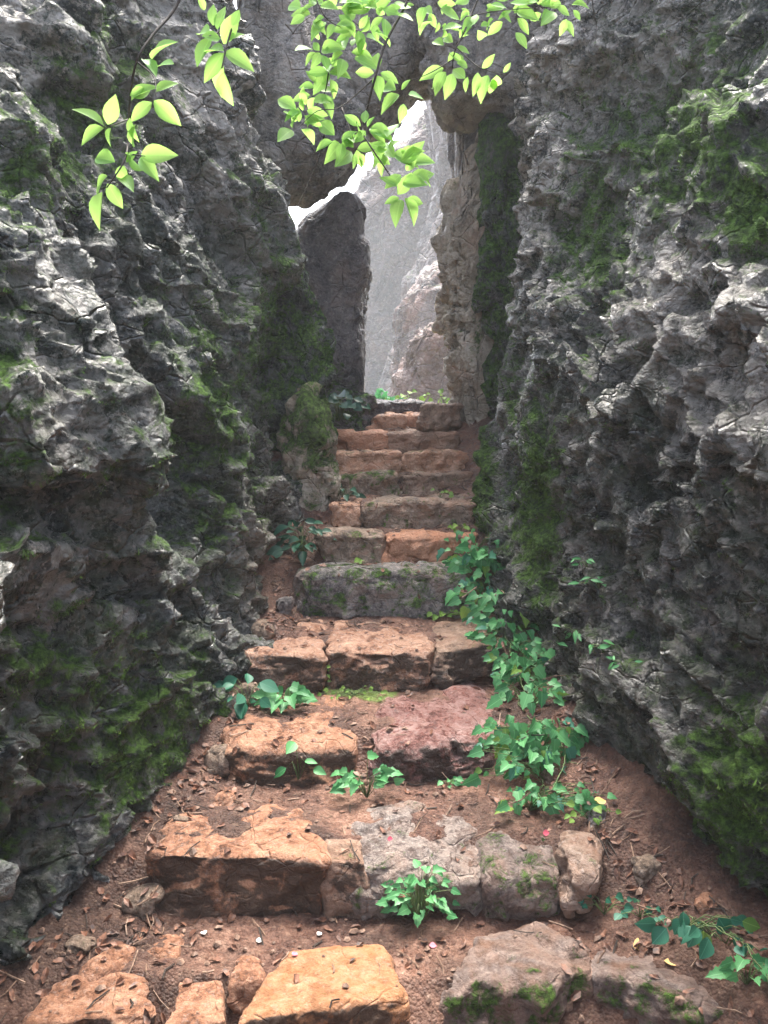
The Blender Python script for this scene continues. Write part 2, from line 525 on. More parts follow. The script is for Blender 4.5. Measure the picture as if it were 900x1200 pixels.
def resample_rows(G, w, n):
    """resample axis 0 so that samples are spread with density w"""
    c = np.concatenate([[0], np.cumsum(w)])
    c = c[:len(G)] / c[len(G) - 1]
    t = np.interp(np.linspace(0, 1, n), c, np.arange(len(G)))
    i = np.clip(t.astype(int), 0, len(G) - 2)
    f = (t - i)[:, None, None]
    return G[i] * (1 - f) + G[i + 1] * f


def blur(A, n):
    for _ in range(n):
        B = np.pad(A, ((1, 1), (1, 1), (0, 0)), mode='edge')
        A = (B[:-2, 1:-1] + B[2:, 1:-1] + B[1:-1, :-2] + B[1:-1, 2:] + 2 * A) / 6
    return A


def displace(G, layers, flip=1.0):
    """G (nu,nv,3): displacement layers one after another, each along smoothed normals so nothing shears"""
    nu, nv, _ = G.shape
    for fn, nb in layers:
        N = blur(grid_normals(blur(G, nb)) * flip, nb)
        N /= np.linalg.norm(N, axis=2, keepdims=True) + 1e-9
        d = fn(G.reshape(-1, 3).astype(np.float32))
        G = (G.reshape(-1, 3) + N.reshape(-1, 3) * d[:, None]).reshape(nu, nv, 3)
    return G


def wall_mesh(name, ctrl, nu, nv, seed, side, attr_fn):
    G = interp_grid(np.array(ctrl, float), 160, 160)
    # spread columns by how large they show (closer = denser, seen part only)
    mid = G[:, 80]
    step = np.linalg.norm(np.diff(mid, axis=0), axis=1)
    dist = np.maximum(np.hypot(mid[1:, 0], np.maximum(mid[1:, 1], 0.9)), 1.6)
    seen = np.where(mid[1:, 1] > 1.5, 1.0, 0.12)
    G = resample_rows(G, step / dist ** 0.85 * seen, nu)
    G = G.transpose(1, 0, 2)
    zz = G[:, nu // 2, 2]
    stepv = np.linalg.norm(np.diff(G[:, nu // 2], axis=0), axis=1)
    seen = np.where(zz[1:] < 3.9, 1.0, 0.2)
    G = resample_rows(G, stepv * seen, nv).transpose(1, 0, 2)
    r = (0.5, 0.25, 0.4) if side < 0 else (-0.5, 0.35, -0.3)
    def big(P):
        Q = P + 0.10 * np.stack([vnoise(P * 1.7, seed + k) for k in (1, 2, 3)], 1)
        Q = rot_pts(Q, *r)
        return facets(Q, 0.62, seed, 0.13, crack=0.3, cw=0.07, blend=0.25, stretch=(1, 1.6, 0.8)) + 0.06 * vnoise(P * 1.3, seed + 9)
    def medium(P):
        Q = P + 0.04 * np.stack([fbm(P * 3.5, 2, seed + 11 + k) for k in (1, 2, 3)], 1)
        Q = rot_pts(Q, *r)
        m = 0.75 + 0.5 * vnoise(P * 1.1, seed + 70)
        return facets(Q, 0.33, seed + 20, 0.135, crack=0.25, cw=0.045, blend=0.075, tilt=1.15, stretch=(1.0, 1.5, 0.8)) * m + 0.010 * fbm(P * 3.5, 3, seed + 21, ridged=True)
    def strata(P):
        # bedding: each bed juts out and breaks back sharply
        w = 0.10 * fbm(P * 1.9, 3, seed + 110) + 0.02 * fbm(P * 9, 2, seed + 111)
        if side < 0:
            n1, n2 = np.array([0.1, 0.86, 0.5]), np.array([0.2, -0.28, 0.94])
            mk = sstep(2.7, 3.1, P[:, 1] + 0.3 * vnoise(P * 1.2, seed + 112))
        else:
            n1, n2 = np.array([-0.2, 0.62, 0.76]), np.array([0.1, -0.35, 0.9])
            mk = sstep(2.4, 3.3, P[:, 1] + 0.9 * vnoise(P * 1.1, seed + 112))
        o = np.zeros(len(P), np.float32)
        for n_, m_, f_, k in ((n1, mk, 6.5, 1), (n2, 1 - mk, 5.5, 2)):
            for ff, am in ((f_, 0.034), (f_ * 2.6, 0.008)):
                t = (P @ n_ + w) * ff
                i = np.floor(t); f = (t - i).astype(np.float32)
                h0 = _f(_h(i.astype(np.int64), np.full(len(P), k), np.floor(P[:, 1] * 1.3 + 0.7 * w * 10).astype(np.int64), seed + 9))
                prof = (1 - sstep(0.0, 0.16, f)) * 1.0 + sstep(0.1, 1.0, f) * 1.0 - 0.6
                o += am * prof * m_ * (0.35 + 0.9 * np.clip(vnoise(P * 1.6 + k, seed + 113) + 0.45, 0, 1)) * 0.9 + 0 * h0
        return o
    def cracks(P):
        # long joints that cut the face into blocks
        Q = P + 0.09 * np.stack([fbm(P * 2.6, 3, seed + 81 + k) for k in (1, 2, 3)], 1)
        o = np.zeros(len(P), np.float32)
        for sz, w, dep, sd, stt in ((0.42, 0.030, 0.065, 90, (1, 2.2, 0.7)), (0.19, 0.045, 0.034, 92, (1, 1.5, 0.8))):
            d1, d2, *_ = voro(rot_pts(Q, *r) / np.array(stt, np.float32) / sz, seed + sd)
            o -= dep * (1 - sstep(0, w / sz * 0.35, d2 - d1)) * sstep(-0.35, 0.15, vnoise(P * 3.0, seed + sd + 1))
        return o
    def small(P):
        Q = P + 0.025 * np.stack([fbm(P * 9, 2, seed + 31 + k) for k in (1, 2, 3)], 1)
        Q = rot_pts(Q, r[0] * 1.4, r[1], r[2])
        m = 0.35 + 1.1 * np.clip(vnoise(P * 2.1, seed + 71) + 0.25, 0, 1)
        return (facets(Q, 0.10, seed + 40, 0.020, crack=0.3, cw=0.08, blend=0.09, tilt=1.25, stretch=(1, 1.3, 0.85)) * m
                + 0.004 * fbm(P * 9, 3, seed + 44, ridged=True))
    def fine(P):
        Q = P + 0.012 * np.stack([vnoise(P * 24, seed + 51 + k) for k in (1, 2, 3)], 1)
        m = np.clip(vnoise(P * 2.7, seed + 72) + 0.5, 0.15, 1)
        return facets(rot_pts(Q, *r), 0.036, seed + 50, 0.007, crack=0.3, cw=0.15, blend=0.2, tilt=1.3) * m + 0.0015 * fbm(P * 45, 2, seed + 52)
    G = displace(G, [(big, 2), (medium, 20)], flip=side)
    G = blur(G, 1)
    G = displace(G, [(strata, 16), (cracks, 12)], flip=side)
    G = blur(G, 1)
    G = displace(G, [(small, 12)], flip=side)
    G = displace(G, [(fine, 6)], flip=side)
    V = G.reshape(-1, 3)
    F = grid_faces(nu, nv)
    if side < 0: F = F[:, ::-1]
    return np_mesh(name, V, F, attr_fn(V))


def gauss_px(px, py, spots):
    o = np.zeros(len(px), np.float32)
    for (x, y, rx, ry, a) in spots:
        o = np.maximum(o, a * np.exp(-((px - x) / rx) ** 2 - ((py - y) / ry) ** 2)) if a > 0 else o + a * np.exp(-((px - x) / rx) ** 2 - ((py - y) / ry) ** 2)
    return o


ZL = [-0.6, 0.15, 0.6, 1.1, 1.6, 2.2, 2.9, 3.6, 4.3, 4.5]
# plan sections of the left wall: for each station (Y), x at each height
L_ST = [
    (-3.0, [-1.3, -1.3, -1.3, -1.3, -1.3, -1.35, -1.4, -1.5, -1.8, -4]),
    (0.5,  [-1.35, -1.3, -1.25, -1.2, -1.2, -1.25, -1.35, -1.5, -1.8, -4]),
    (1.6,  [-1.2, -1.18, -1.10, -0.96, -1.02, -1.10, -1.25, -1.4, -1.7, -4]),
    (2.2,  [-1.04, -1.02, -1.00, -0.87, -0.90, -0.98, -1.12, -1.3, -1.6, -4]),
    (2.75, [-0.82, -0.77, -0.88, -0.80, -0.79, -0.84, -1.05, -1.22, -1.5, -4]),
    (3.0,  [-0.68, -0.65, -0.78, -0.98, -1.02, -1.0, -1.05, -1.18, -1.5, -4]),
    (3.35, [-0.58, -0.57, -0.72, -1.08, -1.12, -1.04, -1.0, -1.12, -1.45, -4]),
    (3.8,  [-0.57, -0.54, -0.66, -0.84, -0.86, -0.84, -0.9, -1.02, -1.35, -4]),
    (4.3,  [-0.62, -0.58, -0.58, -0.62, -0.68, -0.72, -0.78, -0.9, -1.25, -4]),
    (4.75, [-0.55, -0.52, -0.50, -0.52, -0.60, -0.62, -0.68, -0.78, -1.15, -4]),
    (5.1,  [-0.80, -0.74, -0.70, -0.66, -0.68, -0.70, -0.76, -0.86, -1.2, -4]),
    (5.5,  [-1.5, -1.5, -1.5, -1.4, -1.4, -1.4, -1.4, -1.4, -1.6, -4]),
    (6.2,  [-2.6, -2.6, -2.6, -2.6, -2.6, -2.6, -2.6, -2.6, -2.8, -4]),
]
R_ST = [
    (-3.0, [1.4, 1.4, 1.4, 1.35, 1.3, 1.35, 1.4, 1.5, 1.8, 4]),
    (0.5,  [1.4, 1.35, 1.3, 1.25, 1.25, 1.3, 1.4, 1.5, 1.8, 4]),
    (1.6,  [1.35, 1.3, 1.2, 1.12, 1.1, 1.15, 1.25, 1.4, 1.7, 4]),
    (2.2,  [1.16, 1.12, 1.06, 1.02, 1.0, 1.05, 1.15, 1.3, 1.6, 4]),
    (2.7,  [0.99, 0.95, 0.94, 0.97, 0.96, 0.99, 1.08, 1.2, 1.55, 4]),
    (3.1,  [0.82, 0.80, 0.85, 0.90, 0.91, 0.95, 1.02, 1.12, 1.5, 4]),
    (3.5,  [0.72, 0.71, 0.76, 0.82, 0.84, 0.88, 0.94, 1.05, 1.4, 4]),
    (4.0,  [0.66, 0.64, 0.68, 0.74, 0.77, 0.80, 0.85, 0.95, 1.3, 4]),
    (4.5,  [0.68, 0.65, 0.63, 0.65, 0.68, 0.72, 0.77, 0.86, 1.2, 4]),
    (5.0,  [0.64, 0.62, 0.58, 0.57, 0.65, 0.72, 0.78, 0.80, 1.15, 4]),
    (5.4,  [0.70, 0.70, 0.66, 0.66, 0.78, 0.86, 0.92, 0.9, 1.2, 4]),
    (5.8,  [1.5, 1.5, 1.5, 1.4, 1.4, 1.4, 1.5, 1.5, 1.7, 4]),
    (6.5,  [2.6, 2.6, 2.6, 2.6, 2.6, 2.6, 2.6, 2.6, 2.8, 4]),
]


def lean(Y, z):
    """the faces nearest the camera lean back towards their tops"""
    return np.interp(z, [1.6, 2.2, 2.9, 3.6, 4.3], [0, 0.08, 0.22, 0.5, 0.9]) * np.interp(Y, [3.6, 4.7], [1, 0])


def ctrl_of(st):
    return [[(x + math.copysign(lean(Y, z), x), Y, z * (1 if z < 1.5 else np.interp(Y, [-3, 0, 2.4, 4.6], [0.55, 0.72, 0.8, 1.0]))) for x, z in zip(xs, ZL)] for Y, xs in st]


def attr_left(V):
    px, py = to_px(V)
    moss = gauss_px(px, py, [(120, 120, 90, 130, 0.5), (10, 480, 50, 150, 0.5), (250, 480, 90, 190, 0.45), (330, 400, 50, 150, 0.6),
                             (160, 870, 140, 120, 0.5), (60, 800, 90, 90, 0.4), (290, 560, 60, 120, 0.30), (40, 190, 90, 90, 0.52), (300, 260, 40, 120, 0.36)])
    pale = gauss_px(px, py, [(60, 60, 150, 150, 0.95), (255, 90, 80, 150, 1.0), (60, 420, 90, 180, 0.42), (40, 640, 70, 110, 0.5), (330, 560, 30, 130, 0.6), (300, 330, 60, 110, 0.35)])  # upper spots put the brightness of the lit wall top into the colour
    stain = gauss_px(px, py, [(310, 650, 30, 80, 0.65), (325, 500, 25, 60, 0.3), (230, 920, 50, 60, 0.35)])
    return dict(moss=moss, pale=pale, stain=stain)


def attr_right(V):
    px, py = to_px(V)
    moss = gauss_px(px, py, [(800, 160, 130, 130, 0.52), (560, 560, 22, 130, 0.7), (630, 590, 32, 140, 0.72), (860, 930, 80, 120, 0.62),
                             (700, 260, 60, 140, 0.5), (600, 450, 20, 90, 0.4), (880, 240, 60, 70, 0.68), (770, 780, 120, 120, 0.16), (840, 60, 90, 60, 0.4)])
    pale = gauss_px(px, py, [(625, 170, 70, 190, 1.2), (620, 60, 140, 100, 1.0), (790, 60, 140, 90, 0.7), (800, 330, 100, 120, 0.65), (870, 420, 90, 110, 0.65), (700, 420, 60, 110, 0.3), (880, 560, 60, 80, 0.35)])  # strong spots near the top paint the light on the upper wall
    stain = gauss_px(px, py, [(560, 420, 25, 90, 0.3), (640, 800, 60, 60, 0.25)])
    return dict(moss=moss, pale=pale, stain=stain)


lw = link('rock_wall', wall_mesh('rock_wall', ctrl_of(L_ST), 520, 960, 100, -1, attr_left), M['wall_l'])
tag(lw, 'dark craggy rock wall on the left with moss and deep cracks', 'rock wall')
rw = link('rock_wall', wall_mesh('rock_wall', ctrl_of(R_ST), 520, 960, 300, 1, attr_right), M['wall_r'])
tag(rw, 'rough pitted grey rock wall on the right above the leafy vine', 'rock wall')

# ------------------------------------------------------------------ stair levels
#        front edge Y, tread height
STEPS = [(2.10, 0.0), (2.53, 0.18), (3.10, 0.316), (3.76, 0.472), (4.30, 0.70), (4.53, 0.834), (4.82, 0.961), (5.18, 1.078),
         (5.38, 1.197), (5.58, 1.304), (5.84, 1.400), (6.10, 1.485)]
gy, gz = [-30.0, 1.2], [-0.35, -0.2]
zprev = -0.17
for Y, z in STEPS:
    gy += [Y - 0.01, Y + 0.13]
    gz += [zprev, z - 0.012]
    zprev = z - 0.004
gy += [6.6, 9.0, 16.0, 60.0]
gz += [1.42, 1.2, 1.15, 0.5]


def ground_z(x, y, fine=True):
    x = np.asarray(x, float); y = np.asarray(y, float)
    z = np.interp(y, gy, gz)
    # soil bank against the right wall and a low one along the left
    bankr = np.clip((x - np.interp(y, [2, 2.6, 3.2, 4, 5], [0.62, 0.55, 0.48, 0.5, 0.45])) / 0.35, 0, 1)
    zs = np.interp(y, [1.5, 2.1, 2.6, 3.1, 3.7, 4.3, 5.5, 6.1], [-0.2, 0.06, 0.19, 0.36, 0.5, 0.7, 1.28, 1.48])
    inside = (y > 1.5) & (y < 6.2)
    z = np.where(inside, z * (1 - bankr) + (np.maximum(z, zs) + 0.05 * bankr) * bankr, z)
    bankl = np.clip((-x - np.interp(y, [2, 2.6, 3.2, 4, 5], [0.75, 0.62, 0.55, 0.42, 0.33])) / 0.3, 0, 1)
    zs2 = np.interp(y, [1.5, 2.1, 2.6, 3.1, 3.7, 4.3, 5.5, 6.1], [-0.25, -0.04, 0.10, 0.26, 0.42, 0.62, 1.25, 1.48])
    z = np.where(inside, z * (1 - bankl) + zs2 * bankl + 0.04 * bankl, z)
    return z


def build_ground():
    xs = np.concatenate([np.linspace(-40, -2, 24)[:-1], np.linspace(-2, -1.2, 14)[:-1], np.linspace(-1.2, 1.3, 300), np.linspace(1.3, 2, 12)[1:], np.linspace(2, 40, 24)[1:]])
    ys = np.concatenate([np.linspace(-12, 1.2, 14)[:-1], np.linspace(1.2, 3.4, 270)[:-1], np.linspace(3.4, 6.6, 230)[:-1], np.linspace(6.6, 12, 60)[:-1], np.linspace(12, 60, 20)])
    X, Y = np.meshgrid(xs, ys, indexing='ij')
    Z = ground_z(X, Y)
    P = np.stack([X, Y, Z], 2).reshape(-1, 3).astype(np.float32)
    near = (np.abs(P[:, 0]) < 1.5) & (P[:, 1] > 1) & (P[:, 1] < 13)
    d = np.zeros(len(P), np.float32)
    Q = P[near]
    lump = 0.022 * vnoise(Q * 4.2, 5) + 0.024 * fbm(Q * 11, 4, 6) + 0.006 * fbm(Q * 55, 2, 8)
    f1 = np.maximum(facets(Q, 0.05, 61, 0.016, crack=0.2, cw=0.2), 0) * sstep(0.0, 0.3, vnoise(Q * 3.1, 44))
    d[near] = lump + f1
    P[:, 2] += d
    px, py = to_px(P)
    soil_dark = gauss_px(px, py, [(40, 1080, 170, 130, 1.0), (200, 960, 80, 60, 0.8), (760, 1000, 120, 90, 0.4), (250, 1050, 140, 30, 0.5), (180, 900, 70, 70, 0.7), (790, 1110, 110, 60, 0.5), (300, 920, 60, 30, 0.4), (690, 1160, 120, 40, 0.4), (330, 690, 40, 50, 0.3)])  # spots of darker soil, strongest in the bottom left corner
    moss = gauss_px(px, py, [(425, 808, 70, 14, 1.0), (530, 715, 40, 12, 0.5), (440, 650, 60, 8, 0.5), (620, 930, 40, 30, 0.3)])
    far = (P[:, 1] > 6.3)
    moss[far] = 0.55
    return np_mesh('ground', P, grid_faces(len(xs), len(ys)), dict(soil_dark=soil_dark, moss=moss))


gr = link('ground', build_ground(), M['soil'])
tag(gr, 'reddish brown soil of the path between the rock walls', kind='structure')


# ------------------------------------------------------------------ stones
def cube_grid(n):
    """closed cube surface grid with shared vertices, coordinates -1..1"""
    idx, V, F = {}, [], []
    def vid(p):
        k = tuple(p)
        if k not in idx:
            idx[k] = len(V); V.append(p)
        return idx[k]
    for ax in range(3):
        for s in (0, n):
            a, b = [k for k in range(3) if k != ax]
            for i in range(n):
                for j in range(n):
                    q = []
                    for (di, dj) in ((0, 0), (1, 0), (1, 1), (0, 1)):
                        p = [0, 0, 0]; p[ax] = s; p[a] = i + di; p[b] = j + dj
                        q.append(vid(tuple(p)))
                    flip = (s == 0) ^ (ax == 1)
                    F.append(q[::-1] if flip else q)
    return np.array(V, float) / n * 2 - 1, np.array(F, np.int32)


_CG = {}


def cgrid(n):
    if n not in _CG: _CG[n] = cube_grid(n)
    V, F = _CG[n]
    return V.copy(), F


def rounded(V, k=5.0):
    """cube -> superellipsoid"""
    r = (np.abs(V) ** k).sum(1) ** (1 / k)
    return V / r[:, None]


def stone(name, tops, zb, mat, seed, parent=None, n=40, k=13.0, amp=1.0, moss_front=0.0, moss_top=0.0, pale=0.0, stain=0.0, batter=0.02, grime=0.0):
    """tops: FL, FR, BR, BL points (x,y,z) of the top face; goes down to height zb"""
    V, F = cgrid(n)
    U = rounded(V, k)
    FL, FR, BR, BL = [np.array(p, float) for p in tops]
    u, v, w = (U[:, :1] + 1) / 2, (U[:, 1:2] + 1) / 2, (U[:, 2:] + 1) / 2
    top = (FL * (1 - u) + FR * u) * (1 - v) + (BL * (1 - u) + BR * u) * v
    P = top.copy()
    P[:, 2] = top[:, 2] * w[:, 0] + zb * (1 - w[:, 0])
    P[:, 1] -= batter * (1 - w[:, 0]) * (1 - v[:, 0])
    c = P.mean(0)
    P = P.astype(np.float32)
    off = seed * 3.71
    layers = [(lambda Q: facets(Q + 0.03 * vnoise(Q * 6, seed)[:, None], 0.20, seed, 0.028, crack=0.15, cw=0.10) + 0.02 * vnoise(Q * 5, seed + 1)),
              (lambda Q: facets(Q + 0.012 * vnoise(Q * 20, seed)[:, None], 0.065, seed + 2, 0.013, crack=0.25, cw=0.2) + 0.005 * fbm(Q * 22, 3, seed + 3, ridged=True)),
              (lambda Q: 0.003 * fbm(Q * 70, 2, seed + 4))]
    for f in layers:
        N = mesh_normals(P, F)
        a = amp * (1.0 - 0.5 * np.clip(N[:, 2], 0, 1))      # tread worn smoother than the riser
        P = (P + N * (a * f(P + off))[:, None]).astype(np.float32)
    N = mesh_normals(P, F)
    front = np.clip(-N[:, 1], 0, 1)
    up = np.clip(N[:, 2], 0, 1)
    one = np.ones(len(P))
    me = np_mesh(name, P - c, F, dict(moss=moss_front * front + moss_top * up - 0.1, pale=pale * one, stain=stain * one, grime=grime * np.clip(front * 1.4 - np.clip(N[:, 2], 0, 1), 0, 1) + (up - 1) * 0.1))
    o = link(name, me, mat, parent)
    o.location = c if parent is None else Vector(c) - parent.location
    return o


def step_stone(parent, fl, fr, z, zb, mat, seed, depth=0.34, back=None, dz=0.0, slump=0.0, **kw):
    """fl, fr: photo pixels of the front top edge ends"""
    FL, FR = on_z(*fl, z - slump), on_z(*fr, z + dz - slump)
    if back is None:
        BR = FR + Vector((-0.01, depth, -0.012)); BL = FL + Vector((0.01, depth, -0.012))
    else:
        BR = on_z(*back[0], z - 0.012); BL = on_z(*back[1], z - 0.012)
    return stone('stone', (FL, FR, BR, BL), zb, M[mat], seed, parent, **kw)


def step(label, Y, z):
    e = empty('stone_step', (0.1, Y, z))
    tag(e, label, 'stone step', 'stone steps climbing the gully')
    return e


s = step('lowest step of golden and grey slabs at the foot of the stair', 2.1, 0)
step_stone(s, (272, 1196), (480, 1166), 0.03, -0.22, 'gold', 11, grime=0.70, back=((452, 1100), (335, 1112)), n=48, stain=0.5, amp=0.8)
step_stone(s, (194, 1204), (268, 1196), 0.02, -0.22, 'orange', 12, grime=0.60, back=((258, 1146), (206, 1142)), n=32)
step_stone(s, (22, 1200), (190, 1186), 0.02, -0.22, 'orange', 13, grime=0.70, back=((172, 1140), (60, 1146)), n=40)
step_stone(s, (503, 1166), (704, 1138), 0.03, -0.25, 'greyst', 14, grime=.3, back=((690, 1078), (562, 1080)), n=48, amp=1.5, moss_front=0.5, moss_top=-0.1, k=6, stain=0.55)
step_stone(s, (690, 1136), (885, 1196), 0.03, -0.25, 'greyst', 15, grime=.3, back=((850, 1140), (700, 1092)), n=40, amp=1.5, moss_front=0.5, moss_top=0.0, k=6, stain=0.5)
s = step('second step, a long flat orange block with dark mossy rocks beside it', 2.53, 0.18)
step_stone(s, (166, 1000), (384, 1005), 0.18, -0.03, 'orange', 21, grime=0.85, back=((352, 940), (212, 948)), n=48, moss_front=0.15)
step_stone(s, (380, 1010), (430, 1010), 0.165, -0.03, 'brown', 22, grime=0.60, back=((415, 950), (370, 948)), n=28, stain=0.5)
step_stone(s, (412, 1016), (575, 1022), 0.20, -0.03, 'greyst', 23, grime=.3, back=((556, 938), (430, 938)), slump=0.05, n=48, amp=1.5, moss_front=0.3, moss_top=-0.05, pale=0.5, k=5, stain=0.3)
step_stone(s, (556, 1024), (668, 1024), 0.185, -0.03, 'greyst', 24, grime=.3, back=((640, 945), (556, 945)), slump=0.04, n=40, amp=1.6, moss_front=0.35, moss_top=0.12, k=5, stain=0.35)
s = step('third step of one tan stone and one wet dark red stone', 3.1, 0.316)
step_stone(s, (246, 874), (430, 870), 0.316, 0.12, 'orange', 31, grime=0.80, back=((412, 806), (290, 816)), n=44, k=5, amp=1.1)
step_stone(s, (431, 873), (602, 858), 0.325, 0.12, 'red', 32, grime=0.80, back=((566, 788), (452, 798)), n=48, amp=1.2, k=6)
s = step('fourth step of three tan stones with dark risers above the bright moss strip', 3.76, 0.472)
step_stone(s, (270, 764), (381, 767), 0.472, 0.30, 'orange', 41, grime=0.80, back=((378, 722), (318, 732)), n=34, pale=0.2, amp=1.3)
step_stone(s, (384, 762), (506, 764), 0.478, 0.30, 'orange', 42, grime=0.75, back=((494, 720), (392, 722)), n=36, pale=0.2, amp=1.3)
step_stone(s, (508, 762), (594, 752), 0.478, 0.30, 'brown', 43, grime=0.90, back=((570, 718), (506, 720)), n=32, stain=0.4, amp=1.3)
s = step('fifth step, one thick grey green mossy block with a rounded lip', 4.3, 0.70)
step_stone(s, (344, 668), (548, 668), 0.70, 0.44, 'greyst', 51, grime=0.20, depth=0.30, n=48, k=6, moss_front=0.38, moss_top=0.15, pale=0.35, amp=1.3)
s = step('sixth step of a grey brown block and a sunken reddish stone', 4.53, 0.834)
step_stone(s, (376, 627), (450, 628), 0.834, 0.62, 'brown', 61, grime=0.20, depth=0.34, n=30, moss_front=0.3, amp=1.5)
step_stone(s, (452, 631), (562, 624), 0.825, 0.62, 'bright', 62, grime=0.20, depth=0.34, n=32, stain=0.5, amp=1.5)
s = step('seventh step, a straight greyish slab with a small orange stone at its left end', 4.82, 0.961)
step_stone(s, (388, 590), (424, 590), 0.961, 0.78, 'bright', 71, grime=0.10, depth=0.38, n=20, amp=1.5)
step_stone(s, (426, 590), (560, 588), 0.965, 0.78, 'brown', 72, grime=0.25, depth=0.40, n=36, moss_front=0.28, amp=1.5)
s = step('eighth step, a thin olive grey slab with a curved edge', 5.18, 1.078)
step_stone(s, (400, 557), (468, 556), 1.078, 0.92, 'brown', 81, depth=0.25, n=28, moss_front=0.35, moss_top=0.2, amp=1.5)
step_stone(s, (469, 556), (558, 553), 1.080, 0.92, 'brown', 82, grime=0.20, depth=0.25, n=28, moss_front=0.2, stain=0.3, amp=1.5)
s = step('ninth step of bright orange stone with a thin mossy top', 5.38, 1.197)
step_stone(s, (390, 531), (470, 530), 1.197, 1.02, 'bright', 91, depth=0.25, n=28, moss_top=0.25, amp=1.5)
step_stone(s, (471, 530), (552, 528), 1.197, 1.02, 'bright', 92, depth=0.25, n=28, moss_top=0.3, amp=1.5)
s = step('tenth step of two reddish blocks with a vertical joint', 5.58, 1.304)
step_stone(s, (386, 506), (450, 507), 1.304, 1.12, 'bright', 101, depth=0.3, n=26, stain=0.5, amp=1.5)
step_stone(s, (451, 507), (536, 506), 1.304, 1.12, 'brown', 102, depth=0.3, n=28, stain=0.6, amp=1.5)
s = step('eleventh step, narrow and orange, just under the topmost slab', 5.84, 1.4)
step_stone(s, (435, 487), (474, 487), 1.40, 1.22, 'bright', 111, depth=0.3, n=22, amp=1.5)
step_stone(s, (475, 486), (510, 486), 1.40, 1.22, 'bright', 112, depth=0.3, n=22, stain=0.4, amp=1.5)
step_stone(s, (511, 485), (540, 482), 1.40, 1.22, 'brown', 113, depth=0.3, n=20, moss_front=0.2, amp=1.5)
s = step('topmost step, a dark flat slab in the misty opening', 6.1, 1.485)
step_stone(s, (428, 471), (498, 470), 1.485, 1.33, 'boulder', 121, depth=0.35, n=26, amp=1.5)
step_stone(s, (494, 474), (542, 473), 1.475, 1.33, 'brown', 122, depth=0.35, n=22, stain=0.4, amp=1.5)


def loose(name, label, cat, FLp, FRp, BRp, BLp, z, zb, mat, seed, group=None, **kw):
    o = stone(name, [on_z(*FLp, z), on_z(*FRp, z), on_z(*BRp, z), on_z(*BLp, z)], zb, M[mat], seed, None, **kw)
    return tag(o, label, cat, group)


loose('small_boulder', 'small pinkish block leaning in the soil at the right end of the second step', 'stone', (655, 1012), (712, 1022), (700, 958), (648, 962), 0.19, 0.02, 'brown', 201, grime=0.30, n=30, k=4, stain=0.5, pale=0.5, amp=1.3)
loose('flat_stone', 'flat tan stone sunk in dark soil above the bottom left slab', 'stone', (160, 1116), (214, 1120), (222, 1086), (172, 1084), 0.012, -0.1, 'orange', 202, n=22, k=4)
loose('flat_stone', 'small pale orange stone sunk beside the golden slab of the lowest step', 'stone', (262, 1150), (312, 1146), (308, 1114), (276, 1116), 0.015, -0.1, 'orange', 203, n=20, k=4)
loose('flat_stone', 'long thin stone lying in litter left of the path near the lowest step', 'stone', (95, 1150), (150, 1120), (160, 1105), (110, 1128), 0.015, -0.1, 'orange', 204, n=20, k=4)


def rubble(x, y, w, h, seed, mat, label, group):
    z = float(ground_z(x, y))
    a = rnd.uniform(-0.4, 0.4)
    P = []
    for sx, sy in ((-1, -1), (1, -1), (1, 1), (-1, 1)):
        px, py = sx * w / 2 * rnd.uniform(0.7, 1.1), sy * w / 2 * rnd.uniform(0.6, 1.0)
        P.append((x + px * math.cos(a) - py * math.sin(a), y + px * math.sin(a) + py * math.cos(a), z + h * rnd.uniform(0.7, 1.2)))
    tag(stone('half_buried_stone', P, z - 0.06, M[mat], seed, None, n=16, k=3.2, amp=1.2, grime=0.3, moss_top=0.1), label, 'stone', group)


for k, (x, y, w, h, mt, lab) in enumerate([
        (-0.86, 2.30, 0.10, 0.03, 'brown', 'brown half buried stone in the dark bottom left corner by the wall'),
        (-0.74, 2.50, 0.12, 0.04, 'brown', 'wide brown half buried stone between the left wall and the second step'),
        (-0.66, 2.74, 0.08, 0.03, 'brown', 'brown half buried stone just behind the left end of the second step'),
        (-0.56, 2.90, 0.06, 0.02, 'orange', 'small orange stone in the litter left of the path below the third step'),
        (-0.60, 3.12, 0.12, 0.06, 'brown', 'knobbly brown half buried stone wedged left of the third step'),
        (-0.56, 3.52, 0.10, 0.05, 'brown', 'brown half buried stone at the left wall below the fourth step'),
        (-0.54, 3.90, 0.12, 0.06, 'brown', 'brown half buried stone at the left wall behind the fourth step'),
        (-0.48, 4.20, 0.12, 0.08, 'greyst', 'grey half buried stone wedged left of the fifth step'),
        (0.90, 2.32, 0.07, 0.02, 'orange', 'orange half buried stone at the right wall by the lowest step'),
        (0.80, 2.52, 0.08, 0.035, 'brown', 'brown half buried stone at the right wall by the second step'),
        (0.70, 2.72, 0.06, 0.02, 'greyst', 'grey half buried stone on the right soil bank under the vine'),
        (0.60, 3.00, 0.07, 0.03, 'brown', 'brown half buried stone beside the lowest vine cluster')]):
    rubble(x, y, w, h, 500 + k, mt, lab, 'half buried stones along the walls')


# ------------------------------------------------------------------ boulders, standing stone, gate rocks
def curve_pts(pts, n=5):
    """Catmull-Rom through points"""
    P = [Vector(p) for p in pts]
    out = []
    for i in range(len(P) - 1):
        p0, p1, p2, p3 = P[max(i - 1, 0)], P[i], P[i + 1], P[min(i + 2, len(P) - 1)]
        for k in range(n):
            f = k / n
            out.append(0.5 * (2 * p1 + (p2 - p0) * f + (2 * p0 - 5 * p1 + 4 * p2 - p3) * f ** 2 + (3 * p1 - p0 - 3 * p2 + p3) * f ** 3))
    out.append(P[-1])
    return out


